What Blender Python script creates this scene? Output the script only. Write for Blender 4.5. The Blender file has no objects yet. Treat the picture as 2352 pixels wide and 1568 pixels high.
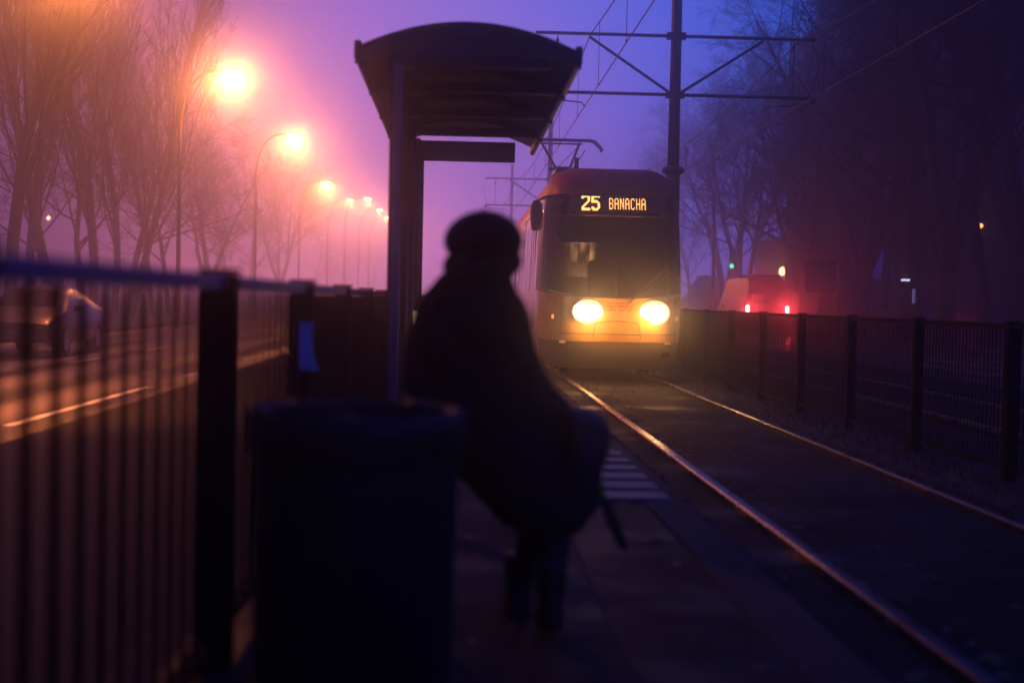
import bpy, bmesh, math, random
from mathutils import Vector, Matrix, Euler
R = math.radians
S = bpy.context.scene
COL = S.collection
# ------------------------------------------------------------------ camera
CAMH = 1.22
YAW, PITCH, ROLL = R(2.2), R(1.64), R(1.2)
F = 3267.0                                   # focal length in 2352-px units (50 mm)
cd = bpy.data.cameras.new('camera'); cam = bpy.data.objects.new('camera', cd); COL.objects.link(cam)
cam.location = (0, 0, CAMH)
cam.matrix_world = Matrix.Translation((0, 0, CAMH)) @ (Matrix.Rotation(-YAW, 4, 'Z') @ Matrix.Rotation(R(90) - PITCH, 4, 'X') @ Matrix.Rotation(ROLL, 4, 'Z'))
cd.sensor_width = 36; cd.lens = 50; cd.clip_start = 0.1; cd.clip_end = 2000
cd.dof.use_dof = True; cd.dof.focus_distance = 25.0; cd.dof.aperture_fstop = 1.3; cd.dof.aperture_blades = 0
S.camera = cam
MW = cam.matrix_world.to_3x3()
def at(px, py, Y):
    """world point on the plane y=Y that lies along the ray of a pixel of the 2352x1568 picture"""
    d = MW @ Vector(((px - 1176) / F, -(py - 784) / F, -1)); d *= Y / d.y
    return Vector((d.x, Y, CAMH + d.z))
def xat(px, Y, z=1.2):
    p = at(px, 690, Y); return p.x
# ------------------------------------------------------------------ render settings, world
S.view_settings.view_transform = 'Standard'; S.view_settings.look = 'None'
S.view_settings.exposure = 0.0; S.view_settings.gamma = 1.0
cy = S.cycles
S.render.engine = 'CYCLES'
cy.use_denoising = True; cy.max_bounces = 6; cy.volume_bounces = 4; cy.transparent_max_bounces = 12
cy.diffuse_bounces = 2; cy.glossy_bounces = 3; cy.transmission_bounces = 4
cy.sample_clamp_indirect = 4.0; cy.use_light_tree = True; cy.caustics_reflective = False; cy.caustics_refractive = False
W = bpy.data.worlds.new('World'); S.world = W; W.use_nodes = True
nt = W.node_tree; nt.nodes.clear(); N = nt.nodes.new; LK = nt.links.new
out = N('ShaderNodeOutputWorld'); bg = N('ShaderNodeBackground'); bg2 = N('ShaderNodeBackground'); add = N('ShaderNodeAddShader')
sky = N('ShaderNodeTexSky'); sky.sky_type = 'NISHITA'; sky.sun_disc = False
sky.sun_elevation = R(-3.0); sky.sun_rotation = R(-25); sky.air_density = 2; sky.ozone_density = 4
LK(sky.outputs[0], bg.inputs[0]); bg.inputs[1].default_value = 0.06
tc = N('ShaderNodeTexCoord'); sp = N('ShaderNodeSeparateXYZ'); LK(tc.outputs['Generated'], sp.inputs[0])
def math_(op, a, b=None, clamp=False):
    m = N('ShaderNodeMath'); m.operation = op; m.use_clamp = clamp
    for i, v in enumerate((a, b)):
        if v is None: continue
        if isinstance(v, (int, float)): m.inputs[i].default_value = v
        else: LK(v, m.inputs[i])
    return m.outputs[0]
def ramp(node_new, link, src, stops, interp='LINEAR'):
    r = node_new('ShaderNodeValToRGB'); r.color_ramp.interpolation = interp
    els = r.color_ramp.elements
    while len(els) < len(stops): els.new(0.5)
    for e, (p, c) in zip(els, stops):
        e.position = p; e.color = (c[0], c[1], c[2], 1) if not isinstance(c, (int, float)) else (c, c, c, 1)
    link(src, r.inputs[0]); return r.outputs[0]
hx = math_('SQRT', math_('ADD', math_('MULTIPLY', sp.outputs[0], sp.outputs[0]), math_('MULTIPLY', sp.outputs[1], sp.outputs[1])))
u = math_('DIVIDE', sp.outputs[0], math_('MAXIMUM', hx, 0.001))      # sine of the azimuth from the track direction
uu = math_('ADD', math_('MULTIPLY', u, 0.5), 0.5, True)
SKY_AZ = [(0.0, (.02, .01, .05)), (0.33, (.05, .025, .12)), (0.40, (.26, .075, .26)), (0.445, (.36, .18, .74)), (0.50, (.19, .20, .90)), (0.555, (.085, .17, .98)), (0.60, (.002, .16, 1.0)), (0.63, (.001, .12, 1.0)), (0.67, (.0008, .055, .60)), (0.71, (.0008, .025, .28)), (0.76, (.0008, .008, .06)), (1.0, (.0008, .005, .03))]
az = ramp(N, LK, uu, SKY_AZ)
SKY_EL = [(0.0, 1.5), (0.10, 1.25), (0.20, 1.0), (0.30, .5), (0.45, .1), (0.7, .02), (1.0, .01)]
SKY_GAIN = 1.32
el = ramp(N, LK, math_('MAXIMUM', sp.outputs[2], 0.0), SKY_EL)
fw = ramp(N, LK, math_('ADD', math_('MULTIPLY', sp.outputs[1], 0.5), 0.5), [(0.0, .05), (0.6, .05), (0.9, 1.0)])
mm = N('ShaderNodeMix'); mm.data_type = 'RGBA'; mm.blend_type = 'MULTIPLY'; mm.inputs[0].default_value = 1; LK(az, mm.inputs[6]); LK(el, mm.inputs[7])
m2 = N('ShaderNodeMix'); m2.data_type = 'RGBA'; m2.blend_type = 'MULTIPLY'; m2.inputs[0].default_value = 1; vs = N('ShaderNodeVectorMath'); vs.operation = 'SCALE'; vs.inputs['Scale'].default_value = SKY_GAIN; LK(mm.outputs[2], vs.inputs[0]); LK(vs.outputs[0], m2.inputs[6]); LK(fw, m2.inputs[7])
glow_az = ramp(N, LK, uu, [(0.34, 0.0), (0.42, 1.0), (0.50, .85), (0.56, .25), (0.62, 0.0)])
glow_el = ramp(N, LK, math_('MAXIMUM', sp.outputs[2], 0.0), [(0.0, 1.0), (0.09, .55), (0.2, .08), (0.3, 0.0)])
gv = N('ShaderNodeVectorMath'); gv.operation = 'SCALE'; gv.inputs[0].default_value = (2.1, .42, .16); LK(math_('MULTIPLY', math_('MULTIPLY', glow_az, glow_el), math_('MAXIMUM', sp.outputs[1], 0.0)), gv.inputs['Scale'])
ga = N('ShaderNodeVectorMath'); ga.operation = 'ADD'; LK(m2.outputs[2], ga.inputs[0]); LK(gv.outputs[0], ga.inputs[1])
m3 = N('ShaderNodeMix'); m3.data_type = 'RGBA'; m3.blend_type = 'ADD'; m3.inputs[0].default_value = 1; rear = ramp(N, LK, math_('ADD', math_('MULTIPLY', sp.outputs[1], 0.5), 0.5), [(0.0, (.004, .012, .10)), (0.3, (.004, .012, .10)), (0.48, (0, 0, 0))])
gb = N('ShaderNodeVectorMath'); gb.operation = 'ADD'; LK(ga.outputs[0], gb.inputs[0]); LK(rear, gb.inputs[1]); LK(gb.outputs[0], m3.inputs[6]); 
zen = ramp(N, LK, math_('MAXIMUM', sp.outputs[2], 0.0), [(0.0, (.0006, .0010, .005)), (0.3, (.0010, .0020, .012)), (0.65, (.005, .020, .22)), (1.0, (.006, .028, .32))]); zaz = ramp(N, LK, uu, [(0.25, .12), (0.5, .4), (0.62, 1.6), (0.8, 1.6)])
zm = N('ShaderNodeVectorMath'); zm.operation = 'MULTIPLY'; LK(zen, zm.inputs[0]); LK(zaz, zm.inputs[1]); LK(zm.outputs[0], m3.inputs[7])
LK(m3.outputs[2], bg2.inputs[0]); bg2.inputs[1].default_value = 1.0
mm.inputs[7].default_value = (1, 1, 1, 1)
LK(bg.outputs[0], add.inputs[0]); LK(bg2.outputs[0], add.inputs[1]); LK(add.outputs[0], out.inputs[0])
HAZE_D, HAZE_G, HAZE_TOP = 0.0098, 0.970, 33.0
HAZE_D2 = 0.0030
# ------------------------------------------------------------------ materials
MATS = {}
def mat(name, color, rough=0.6, metal=0.0, var=0.0, scale=8.0, bump=0.0, emit=None, estr=0.0, coat=0.0, rvar=0.0, stretch=None, spec=0.5, alpha=None):
    if name in MATS: return MATS[name]
    m = bpy.data.materials.new(name); m.use_nodes = True; t = m.node_tree; b = t.nodes['Principled BSDF']
    b.inputs['Base Color'].default_value = (*color, 1); b.inputs['Roughness'].default_value = rough; b.inputs['Metallic'].default_value = metal
    b.inputs['Specular IOR Level'].default_value = spec
    b.inputs['Coat Weight'].default_value = coat; b.inputs['Coat Roughness'].default_value = 0.08
    if emit: b.inputs['Emission Color'].default_value = (*emit, 1); b.inputs['Emission Strength'].default_value = estr
    if var or bump or rvar:
        tcn = t.nodes.new('ShaderNodeTexCoord'); mp = t.nodes.new('ShaderNodeMapping'); t.links.new(tcn.outputs['Object'], mp.inputs[0])
        if stretch: mp.inputs['Scale'].default_value = stretch
        n = t.nodes.new('ShaderNodeTexNoise'); n.inputs['Scale'].default_value = scale; n.inputs['Detail'].default_value = 6; n.inputs['Roughness'].default_value = .65
        t.links.new(mp.outputs[0], n.inputs[0])
        if var:
            lo = tuple(max(0, c * (1 - var)) for c in color); hi = tuple(c * (1 + var) for c in color)
            o = ramp(t.nodes.new, t.links.new, n.outputs[0], [(0.3, lo), (0.7, hi)]); t.links.new(o, b.inputs['Base Color'])
        if rvar:
            o = ramp(t.nodes.new, t.links.new, n.outputs[0], [(0.3, max(.02, rough - rvar)), (0.7, min(1, rough + rvar))]); t.links.new(o, b.inputs['Roughness'])
        if bump:
            bp = t.nodes.new('ShaderNodeBump'); bp.inputs['Strength'].default_value = bump; bp.inputs['Distance'].default_value = 0.02
            t.links.new(n.outputs[0], bp.inputs['Height']); t.links.new(bp.outputs[0], b.inputs['Normal'])
    MATS[name] = m; return m
def glass(name, tint, tr, rough=0.03, base=(.01, .01, .015)):
    """tinted pane: part see-through, part dark glossy"""
    if name in MATS: return MATS[name]
    m = bpy.data.materials.new(name); m.use_nodes = True; t = m.node_tree; b = t.nodes['Principled BSDF']
    b.inputs['Base Color'].default_value = (*base, 1); b.inputs['Roughness'].default_value = rough
    tr_ = t.nodes.new('ShaderNodeBsdfTransparent'); tr_.inputs[0].default_value = (*tint, 1)
    mx = t.nodes.new('ShaderNodeMixShader'); mx.inputs[0].default_value = tr
    t.links.new(b.outputs[0], mx.inputs[1]); t.links.new(tr_.outputs[0], mx.inputs[2])
    t.links.new(mx.outputs[0], t.nodes['Material Output'].inputs[0]); MATS[name] = m; return m
# ------------------------------------------------------------------ mesh builder
class MB:
    def __init__(s): s.v = []; s.f = []
    def face(s, idx): s.f.append(tuple(idx)); return s
    def quad(s, a, b, c, d):
        n = len(s.v); s.v += [tuple(a), tuple(b), tuple(c), tuple(d)]; s.f.append((n, n + 1, n + 2, n + 3)); return s
    def box(s, c, d, rz=0.0, rx=0.0, ry=0.0):
        n = len(s.v); e = Euler((rx, ry, rz)).to_matrix(); c = Vector(c)
        for i in range(8):
            p = Vector(((i & 1) - .5, ((i >> 1) & 1) - .5, ((i >> 2) & 1) - .5)); p = Vector((p.x * d[0], p.y * d[1], p.z * d[2]))
            s.v.append(tuple(c + e @ p))
        for q in ((0, 2, 3, 1), (4, 5, 7, 6), (0, 1, 5, 4), (2, 6, 7, 3), (0, 4, 6, 2), (1, 3, 7, 5)): s.f.append(tuple(n + k for k in q))
        return s
    def tube(s, pts, r, k=8, cap=True):
        pts = [Vector(p) for p in pts]; rs = r if isinstance(r, (list, tuple)) else [r] * len(pts)
        n0 = len(s.v); prev = None
        for i, p in enumerate(pts):
            d = (pts[min(i + 1, len(pts) - 1)] - pts[max(i - 1, 0)])
            d = d.normalized() if d.length > 1e-9 else Vector((0, 0, 1))
            if prev is None:
                a = Vector((0, 0, 1)) if abs(d.z) < .9 else Vector((1, 0, 0)); x = d.cross(a).normalized()
            else:
                x = (prev - d * prev.dot(d)); x = x.normalized() if x.length > 1e-6 else d.orthogonal().normalized()
            prev = x; y = d.cross(x)
            for j in range(k):
                t = 2 * math.pi * j / k; s.v.append(tuple(p + (x * math.cos(t) + y * math.sin(t)) * rs[i]))
        for i in range(len(pts) - 1):
            for j in range(k):
                a = n0 + i * k + j; b = n0 + i * k + (j + 1) % k; s.f.append((a, b, b + k, a + k))
        if cap:
            s.f.append(tuple(n0 + j for j in reversed(range(k)))); m = n0 + (len(pts) - 1) * k; s.f.append(tuple(m + j for j in range(k)))
        return s
    def lathe(s, c, prof, k=24):
        n0 = len(s.v); c = Vector(c)
        for r, z in prof:
            for j in range(k):
                t = 2 * math.pi * j / k; s.v.append((c.x + r * math.cos(t), c.y + r * math.sin(t), c.z + z))
        for i in range(len(prof) - 1):
            for j in range(k):
                a = n0 + i * k + j; b = n0 + i * k + (j + 1) % k; s.f.append((a, b, b + k, a + k))
        s.f.append(tuple(n0 + j for j in reversed(range(k)))); m = n0 + (len(prof) - 1) * k; s.f.append(tuple(m + j for j in range(k)))
        return s
    def rings(s, rings, cap=True):
        """loft of closed rings of equal length"""
        n0 = len(s.v); k = len(rings[0])
        for r in rings: s.v += [tuple(p) for p in r]
        for i in range(len(rings) - 1):
            for j in range(k):
                a = n0 + i * k + j; b = n0 + i * k + (j + 1) % k; s.f.append((a, b, b + k, a + k))
        if cap:
            s.f.append(tuple(n0 + j for j in reversed(range(k)))); m = n0 + (len(rings) - 1) * k; s.f.append(tuple(m + j for j in range(k)))
        return s
    def prism(s, prof, axis, a, b):
        """profile (list of 2D) extruded along axis 'x' or 'y' from a to b"""
        mk = (lambda p, t: (t, p[0], p[1])) if axis == 'x' else (lambda p, t: (p[0], t, p[1]))
        return s.rings([[mk(p, a) for p in prof], [mk(p, b) for p in prof]])
    def build(s, name, m, parent=None, smooth=False, bevel=0.0, loc=None):
        me = bpy.data.meshes.new(name); me.from_pydata(s.v, [], s.f)
        bm = bmesh.new(); bm.from_mesh(me); bmesh.ops.recalc_face_normals(bm, faces=bm.faces); bm.to_mesh(me); bm.free()
        me.materials.append(m)
        if smooth:
            for p in me.polygons: p.use_smooth = True
        o = bpy.data.objects.new(name, me); COL.objects.link(o)
        if parent: o.parent = parent
        if loc: o.location = loc
        if bevel:
            bv = o.modifiers.new('bevel', 'BEVEL'); bv.width = bevel; bv.segments = 2; bv.limit_method = 'ANGLE'
        return o
def tag(o, label=None, cat=None, group=None, kind=None):
    for k, v in (('label', label), ('category', cat), ('group', group), ('kind', kind)):
        if v: o[k] = v
    return o
def empty(name, loc=(0, 0, 0), rz=0.0, **k):
    o = bpy.data.objects.new(name, None); COL.objects.link(o); o.location = loc; o.rotation_euler = (0, 0, rz); o.empty_display_size = .2
    return tag(o, **k)
def kids(o): return [c for c in bpy.data.objects if c.parent == o]
def copy_tree(o, parent=None, **k):
    c = o.copy(); COL.objects.link(c); c.parent = parent
    for ch in kids(o): copy_tree(ch, c)
    tag(c, **k); return c
def light(name, kind, loc, energy, color, parent=None, radius=.1, spot=None, rot=None):
    l = bpy.data.lights.new(name, kind); l.energy = energy; l.color = color; l.shadow_soft_size = radius
    if spot: l.spot_size, l.spot_blend = R(spot[0]), spot[1]
    o = bpy.data.objects.new(name, l); COL.objects.link(o); o.location = loc
    if rot: o.rotation_euler = rot
    if parent: o.parent = parent
    return o
# ------------------------------------------------------------------ palette
M = dict(
    asphalt=mat('wet_asphalt', (.030, .030, .033), .36, var=.35, scale=5, bump=.35, rvar=.12, spec=.5),
    platform=mat('platform_paving', (.055, .052, .055), .62, var=.25, scale=6, bump=.2),
    ballast=mat('ballast_ground', (.045, .040, .034), .9, var=.5, scale=14, bump=.8),
    trackbed=mat('track_concrete', (.017, .0155, .0145), .85, var=.5, scale=7, bump=.5, spec=.2),
    kerb=mat('kerb_concrete', (.04, .034, .03), .85, var=.25, scale=9),
    paint=mat('road_paint', (.75, .75, .72), .55, var=.1, scale=30),
    tactile=mat('tactile_white', (.40, .29, .25), .6, var=.35, scale=12),
    rail=mat('rail_steel', (.24, .21, .20), .30, metal=1, rvar=.08, scale=3),
    railside=mat('rail_rust', (.05, .03, .02), .8),
    darkmetal=mat('dark_painted_steel', (.022, .022, .028), .55),
    fence=mat('fence_steel', (.006, .006, .009), .85, spec=.08),
    fencetop=mat('skylit_blue_rail', (.06, .10, .30), .6),  # blue skylight on the rail is put into its base colour
    skylitpost=mat('skylit_blue_post', (.10, .13, .24), .5),  # nearest post only: bluish skylight carried by the colour
    mast=mat('mast_steel', (.03, .03, .038), .5),
    wire=mat('copper_wire', (.03, .022, .02), .5, metal=.4),
    bark=mat('bark', (.014, .011, .010), .9, var=.3, scale=10, bump=.3),
    twig=mat('twig', (.012, .009, .009), .9),
)
# ================================================================== SETTING
MB().quad((-260, -60, -.17), (260, -60, -.17), (260, 300, -.17), (-260, 300, -.17)).build('ground', M['ballast'])['kind'] = 'structure'
# carriageways, with damp wheel tracks in the roughness
def road_mat():
    m = bpy.data.materials.new('wet_road'); m.use_nodes = True; t = m.node_tree; b = t.nodes['Principled BSDF']; n = t.nodes.new; l = t.links.new
    b.inputs['Base Color'].default_value = (.028, .028, .031, 1)
    tcn = n('ShaderNodeTexCoord'); s = n('ShaderNodeSeparateXYZ'); l(tcn.outputs['Object'], s.inputs[0])
    nz = n('ShaderNodeTexNoise'); nz.inputs['Scale'].default_value = 1.2; nz.inputs['Detail'].default_value = 8; l(tcn.outputs['Object'], nz.inputs[0])
    mp = n('ShaderNodeMapping'); mp.inputs['Scale'].default_value = (1, .06, 1); l(tcn.outputs['Object'], mp.inputs[0])
    n2 = n('ShaderNodeTexNoise'); n2.inputs['Scale'].default_value = 1.1; n2.inputs['Detail'].default_value = 4; l(mp.outputs[0], n2.inputs[0])
    a = n('ShaderNodeMath'); a.operation = 'MULTIPLY_ADD'; l(n2.outputs[0], a.inputs[0]); a.inputs[1].default_value = .9; l(s.outputs[0], a.inputs[2])
    w = n('ShaderNodeMath'); w.operation = 'MULTIPLY'; l(a.outputs[0], w.inputs[0]); w.inputs[1].default_value = 2 * math.pi / 1.5
    sn = n('ShaderNodeMath'); sn.operation = 'SINE'; l(w.outputs[0], sn.inputs[0])
    mr = n('ShaderNodeMapRange'); l(sn.outputs[0], mr.inputs[0]); mr.inputs[1].default_value = -1; mr.inputs[2].default_value = 1; mr.inputs[3].default_value = .30; mr.inputs[4].default_value = .75
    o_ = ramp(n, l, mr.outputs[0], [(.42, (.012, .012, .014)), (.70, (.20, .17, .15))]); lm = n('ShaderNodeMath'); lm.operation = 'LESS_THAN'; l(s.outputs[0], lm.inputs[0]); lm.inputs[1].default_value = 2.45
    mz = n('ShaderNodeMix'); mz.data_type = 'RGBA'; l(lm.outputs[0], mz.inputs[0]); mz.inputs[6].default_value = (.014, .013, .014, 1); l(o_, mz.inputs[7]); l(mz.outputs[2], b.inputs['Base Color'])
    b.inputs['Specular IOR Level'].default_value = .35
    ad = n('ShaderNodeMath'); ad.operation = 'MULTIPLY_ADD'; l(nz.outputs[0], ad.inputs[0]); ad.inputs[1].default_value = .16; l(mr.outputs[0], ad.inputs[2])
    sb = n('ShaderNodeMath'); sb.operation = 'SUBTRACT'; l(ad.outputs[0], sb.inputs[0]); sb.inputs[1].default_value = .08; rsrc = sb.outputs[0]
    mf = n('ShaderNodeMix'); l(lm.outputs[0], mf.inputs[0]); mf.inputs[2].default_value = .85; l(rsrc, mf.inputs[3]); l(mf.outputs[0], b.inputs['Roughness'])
    n3 = n('ShaderNodeTexNoise'); n3.inputs['Scale'].default_value = 60; l(tcn.outputs['Object'], n3.inputs[0])
    bp = n('ShaderNodeBump'); bp.inputs['Strength'].default_value = .35; bp.inputs['Distance'].default_value = .01; l(n3.outputs[0], bp.inputs['Height']); l(bp.outputs[0], b.inputs['Normal'])
    return m
RM = road_mat()
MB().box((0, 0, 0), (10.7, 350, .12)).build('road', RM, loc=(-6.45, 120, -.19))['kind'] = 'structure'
MB().box((0, 0, 0), (8.0, 350, .12)).build('road', RM, loc=(12.9, 120, -.19))['kind'] = 'structure'
for x0, x1, nm in ((-12.05, -11.8, 'kerb'), (8.65, 8.9, 'kerb'), (16.9, 17.15, 'kerb'), (-1.1, -.86, 'kerb')):
    MB().box(((x0 + x1) / 2, 120, -.08), (x1 - x0, 350, .16)).build(nm, M['kerb'], bevel=.02)['kind'] = 'structure'
MB().box((-14.0, 120, -.09), (3.9, 350, .14)).build('pavement', M['platform'])['kind'] = 'structure'
MB().box((19.7, 120, -.09), (5.1, 350, .14)).build('pavement', M['platform'])['kind'] = 'structure'
mk = MB()
for X, ys in ((-4.45, [(8.8, 12.0), (14.3, 20.6), (23.4, 26.2), (30, 32.2), (36, 39), (43, 46), (50, 53), (58, 61), (66, 69)]), (-7.3, [(10, 14), (16.5, 20), (27.2, 29.3), (33.5, 36), (40, 43), (47, 50), (54, 57), (61, 64), (70, 73)]), (12.9, [(y, y + 3) for y in range(20, 100, 8)])):
    for a, b in ys: mk.quad((X - .06, a, -.126), (X + .06, a, -.126), (X + .06, b, -.126), (X - .06, b, -.126))
mk.quad((-11.35, 5, -.126), (-11.25, 5, -.126), (-11.25, 120, -.126), (-11.35, 120, -.126))
mk.build('road_markings', M['paint'])['kind'] = 'structure'
# track beds, rails
def slab_mat():
    m = M['trackbed'].copy(); m.name = 'track_slabs'; t = m.node_tree; n = t.nodes.new; l = t.links.new; b = t.nodes['Principled BSDF']
    tcn = n('ShaderNodeTexCoord'); br = n('ShaderNodeTexBrick'); br.inputs['Scale'].default_value = 1; br.offset = 0; br.inputs['Brick Width'].default_value = 1.03; br.inputs['Row Height'].default_value = 1.5; br.inputs['Mortar Size'].default_value = .022
    br.inputs['Color1'].default_value = (.018, .0155, .014, 1); br.inputs['Color2'].default_value = (.011, .0095, .009, 1); br.inputs['Mortar'].default_value = (.002, .002, .002, 1)
    l(tcn.outputs['Object'], br.inputs[0])
    nz_ = n('ShaderNodeTexNoise'); nz_.inputs['Scale'].default_value = .9; nz_.inputs['Detail'].default_value = 9; nz_.inputs['Roughness'].default_value = .7; l(tcn.outputs['Object'], nz_.inputs[0])
    mr = ramp(n, l, nz_.outputs[0], [(.35, .35), (.6, 1.3)]); mx = n('ShaderNodeVectorMath'); mx.operation = 'MULTIPLY'; l(br.outputs[0], mx.inputs[0]); l(mr, mx.inputs[1]); l(mx.outputs[0], b.inputs['Base Color'])
    rr = ramp(n, l, nz_.outputs[0], [(.36, .46), (.55, .92)]); l(rr, b.inputs['Roughness'])
    return m
SLAB = slab_mat()
MB().box((0, 0, 0), (2.06, 330, .13)).build('track_bed', SLAB, loc=(2.5, 130, -.115))['kind'] = 'structure'
MB().box((4.55, 130, -.13), (2.03, 330, .10)).build('ballast_strip', M['ballast'])['kind'] = 'structure'
MB().box((7.1, 130, -.115), (3.06, 330, .13)).build('track_bed', M['trackbed'])['kind'] = 'structure'
RAILL = ['shiny tram rail next to the platform kerb', 'shiny tram rail on the fence side of the tram', 'dull tram rail just behind the middle fence', 'dull tram rail between the far track and the road']
for X, lb in zip((1.78, 3.265, 5.66, 7.09), RAILL):
    r = MB(); r.prism([(X - .035, -.055), (X + .035, -.055), (X + .035, -.008), (X + .027, 0), (X - .027, 0), (X - .035, -.008)], 'y', -8, 240)
    o = r.build('tram_rail', M['rail']); tag(o, lb, 'rail', 'rails of the two tram tracks')
# rail grooves and loose stones by the track
gv_ = MB()
for X in (1.86, 3.185, 5.74, 7.01): gv_.quad((X - .035, -8, -.047), (X + .035, -8, -.047), (X + .035, 240, -.047), (X - .035, 240, -.047))
gv_.build('track_groove', mat('groove_dark', (.004, .004, .004), .9))['kind'] = 'structure'
rnd = random.Random(12); gs = MB()
for k in range(5200):
    y = 4 + 26 * rnd.random() ** .8; x = rnd.choice((rnd.uniform(3.55, 5.5), rnd.uniform(3.55, 5.5), rnd.uniform(1.32, 1.5))); r_ = rnd.uniform(.008, .026); z = -.076 if x > 2 else -.038
    a = rnd.uniform(0, 6.28); v = [Vector((x + r_ * math.cos(a + q * 2.094), y + r_ * math.sin(a + q * 2.094), z)) for q in range(3)]; n0 = len(gs.v)
    gs.v += [tuple(q) for q in v] + [(x, y, z + r_ * rnd.uniform(.6, 1.3))]; gs.f += [(n0, n0 + 1, n0 + 3), (n0 + 1, n0 + 2, n0 + 3), (n0 + 2, n0, n0 + 3)]
tag(gs.build('gravel', mat('gravel_stone', (.10, .09, .08), .8, var=.6, scale=40)), 'small dark stones lying beside the tram rails', 'gravel', kind='stuff')
rnd = random.Random(14); gr_ = MB()
for k in range(7000):
    y = 4 + 30 * rnd.random() ** .8; x = rnd.gauss(4.3, .35); h_ = rnd.uniform(.03, .12); a = rnd.uniform(0, 6.28); lx, ly = rnd.gauss(0, .03), rnd.gauss(0, .03)
    n0 = len(gr_.v); gr_.v += [(x + .004 * math.cos(a), y + .004 * math.sin(a), -.08), (x - .004 * math.cos(a), y - .004 * math.sin(a), -.08), (x + lx, y + ly, -.08 + h_)]; gr_.f.append((n0, n0 + 1, n0 + 2))
tag(gr_.build('grass', mat('dead_grass', (.06, .055, .03), .8)), 'sparse dead grass growing under the middle fence', 'grass', kind='stuff')
# platform
pz = .12
def paving_mat():
    m = bpy.data.materials.new('platform_slabs'); m.use_nodes = True; t = m.node_tree; b = t.nodes['Principled BSDF']; n = t.nodes.new; l = t.links.new
    tcn = n('ShaderNodeTexCoord'); br = n('ShaderNodeTexBrick'); br.inputs['Scale'].default_value = 1; br.inputs['Brick Width'].default_value = .5; br.inputs['Row Height'].default_value = .5
    br.inputs['Mortar Size'].default_value = .012; br.inputs['Color1'].default_value = (.020, .019, .019, 1); br.inputs['Color2'].default_value = (.013, .0125, .013, 1); br.inputs['Mortar'].default_value = (.012, .012, .013, 1)
    l(tcn.outputs['Object'], br.inputs[0]); l(br.outputs[0], b.inputs['Base Color'])
    nz = n('ShaderNodeTexNoise'); nz.inputs['Scale'].default_value = 2.5; nz.inputs['Detail'].default_value = 7; l(tcn.outputs['Object'], nz.inputs[0])
    o = ramp(n, l, nz.outputs[0], [(.35, .55), (.65, .85)]); l(o, b.inputs['Roughness']); b.inputs['Specular IOR Level'].default_value = .2
    bp = n('ShaderNodeBump'); bp.inputs['Strength'].default_value = .3; bp.inputs['Distance'].default_value = .01; l(br.outputs['Fac'], bp.inputs['Height']); bp.invert = True; l(bp.outputs[0], b.inputs['Normal'])
    return m
MB().box((.1, 21, pz / 2 - .08), (1.9, 60, pz + .16)).build('platform', paving_mat(), bevel=.01)['kind'] = 'structure'
MB().box((1.17, 21, pz / 2 - .075), (.235, 60, pz + .158)).build('platform_kerb', M['kerb'], bevel=.015)['kind'] = 'structure'
MB().box((1.39, 130, -.10), (.17, 330, .12)).build('ballast_strip', M['ballast'])['kind'] = 'structure'
tp = MB()
for k in range(6):
    y = 8.05 + k * .45; tp.box((1.0, y, pz + .006), (.42, .30 if k < 3 else .24, .012))
tp.build('tactile_paving', M['tactile'], bevel=.004)['kind'] = 'structure'
MB().box((.55, 21, pz + .002), (.02, 60, .006)).build('platform_line', M['kerb'])['kind'] = 'structure'
# fallen leaves along the rails
rnd = random.Random(5); lv = MB()
for k in range(420):
    y = rnd.uniform(4, 22); x = rnd.choice([1.78 + rnd.gauss(.12, .06), 1.78 + rnd.gauss(.35, .3), rnd.uniform(3.3, 4.2), rnd.uniform(-.5, 1.2)])
    z = .004 - .03 if x > 1.3 else pz + .008
    s = rnd.uniform(.02, .05); a = rnd.uniform(0, 6.28); t = rnd.uniform(0, .02)
    c, q = math.cos(a) * s, math.sin(a) * s
    lv.quad((x - c, y - q, z), (x + q * .6, y - c * .6, z + t), (x + c, y + q, z + .004), (x - q * .6, y + c * .6, z + t * .7))
tag(lv.build('fallen_leaves', mat('dead_leaf', (.35, .20, .08), .6, var=.4, scale=20)), 'small brown leaves scattered along the rails', 'leaves', kind='stuff')
# ================================================================== FENCES
def fence(name, X, y0, n, sp, zb, zt, label, nbars=13, top_m=None, bw=(.014, .038), pw=.10):
    root = empty(name, (X, y0, zb), label=label, cat='fence')
    H = zt - zb
    for i in range(n + 1):
        MB().box((0, i * sp, H / 2 - .002), (pw, pw, H - .004)).build('post', M['fence'], root, bevel=.006)
        MB().box((0, i * sp, H + .004), (pw + .012, pw + .012, .012)).build('post_cap', M['fence'], root, bevel=.005)
        if i < n:
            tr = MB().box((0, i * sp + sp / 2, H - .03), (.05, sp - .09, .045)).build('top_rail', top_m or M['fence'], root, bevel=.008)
            MB().box((0, i * sp + sp / 2, .10), (.04, sp - .09, .035)).build('bottom_rail', M['fence'], root)
            b = MB()
            for k in range(1, nbars):
                b.box((0, i * sp + k * sp / nbars, H / 2 + .03), (bw[0], bw[1], H - .17))
            b.build('bar_panel', M['fence'], root)
    return root
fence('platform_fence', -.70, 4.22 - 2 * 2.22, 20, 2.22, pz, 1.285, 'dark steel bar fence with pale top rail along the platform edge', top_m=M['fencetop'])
fence('track_fence', 4.22, 15.1 - 6 * 2.22, 26, 2.22, -.08, 1.135, 'dark steel bar fence standing between the two tram tracks', nbars=27, bw=(.012, .012), pw=.095)
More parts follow.
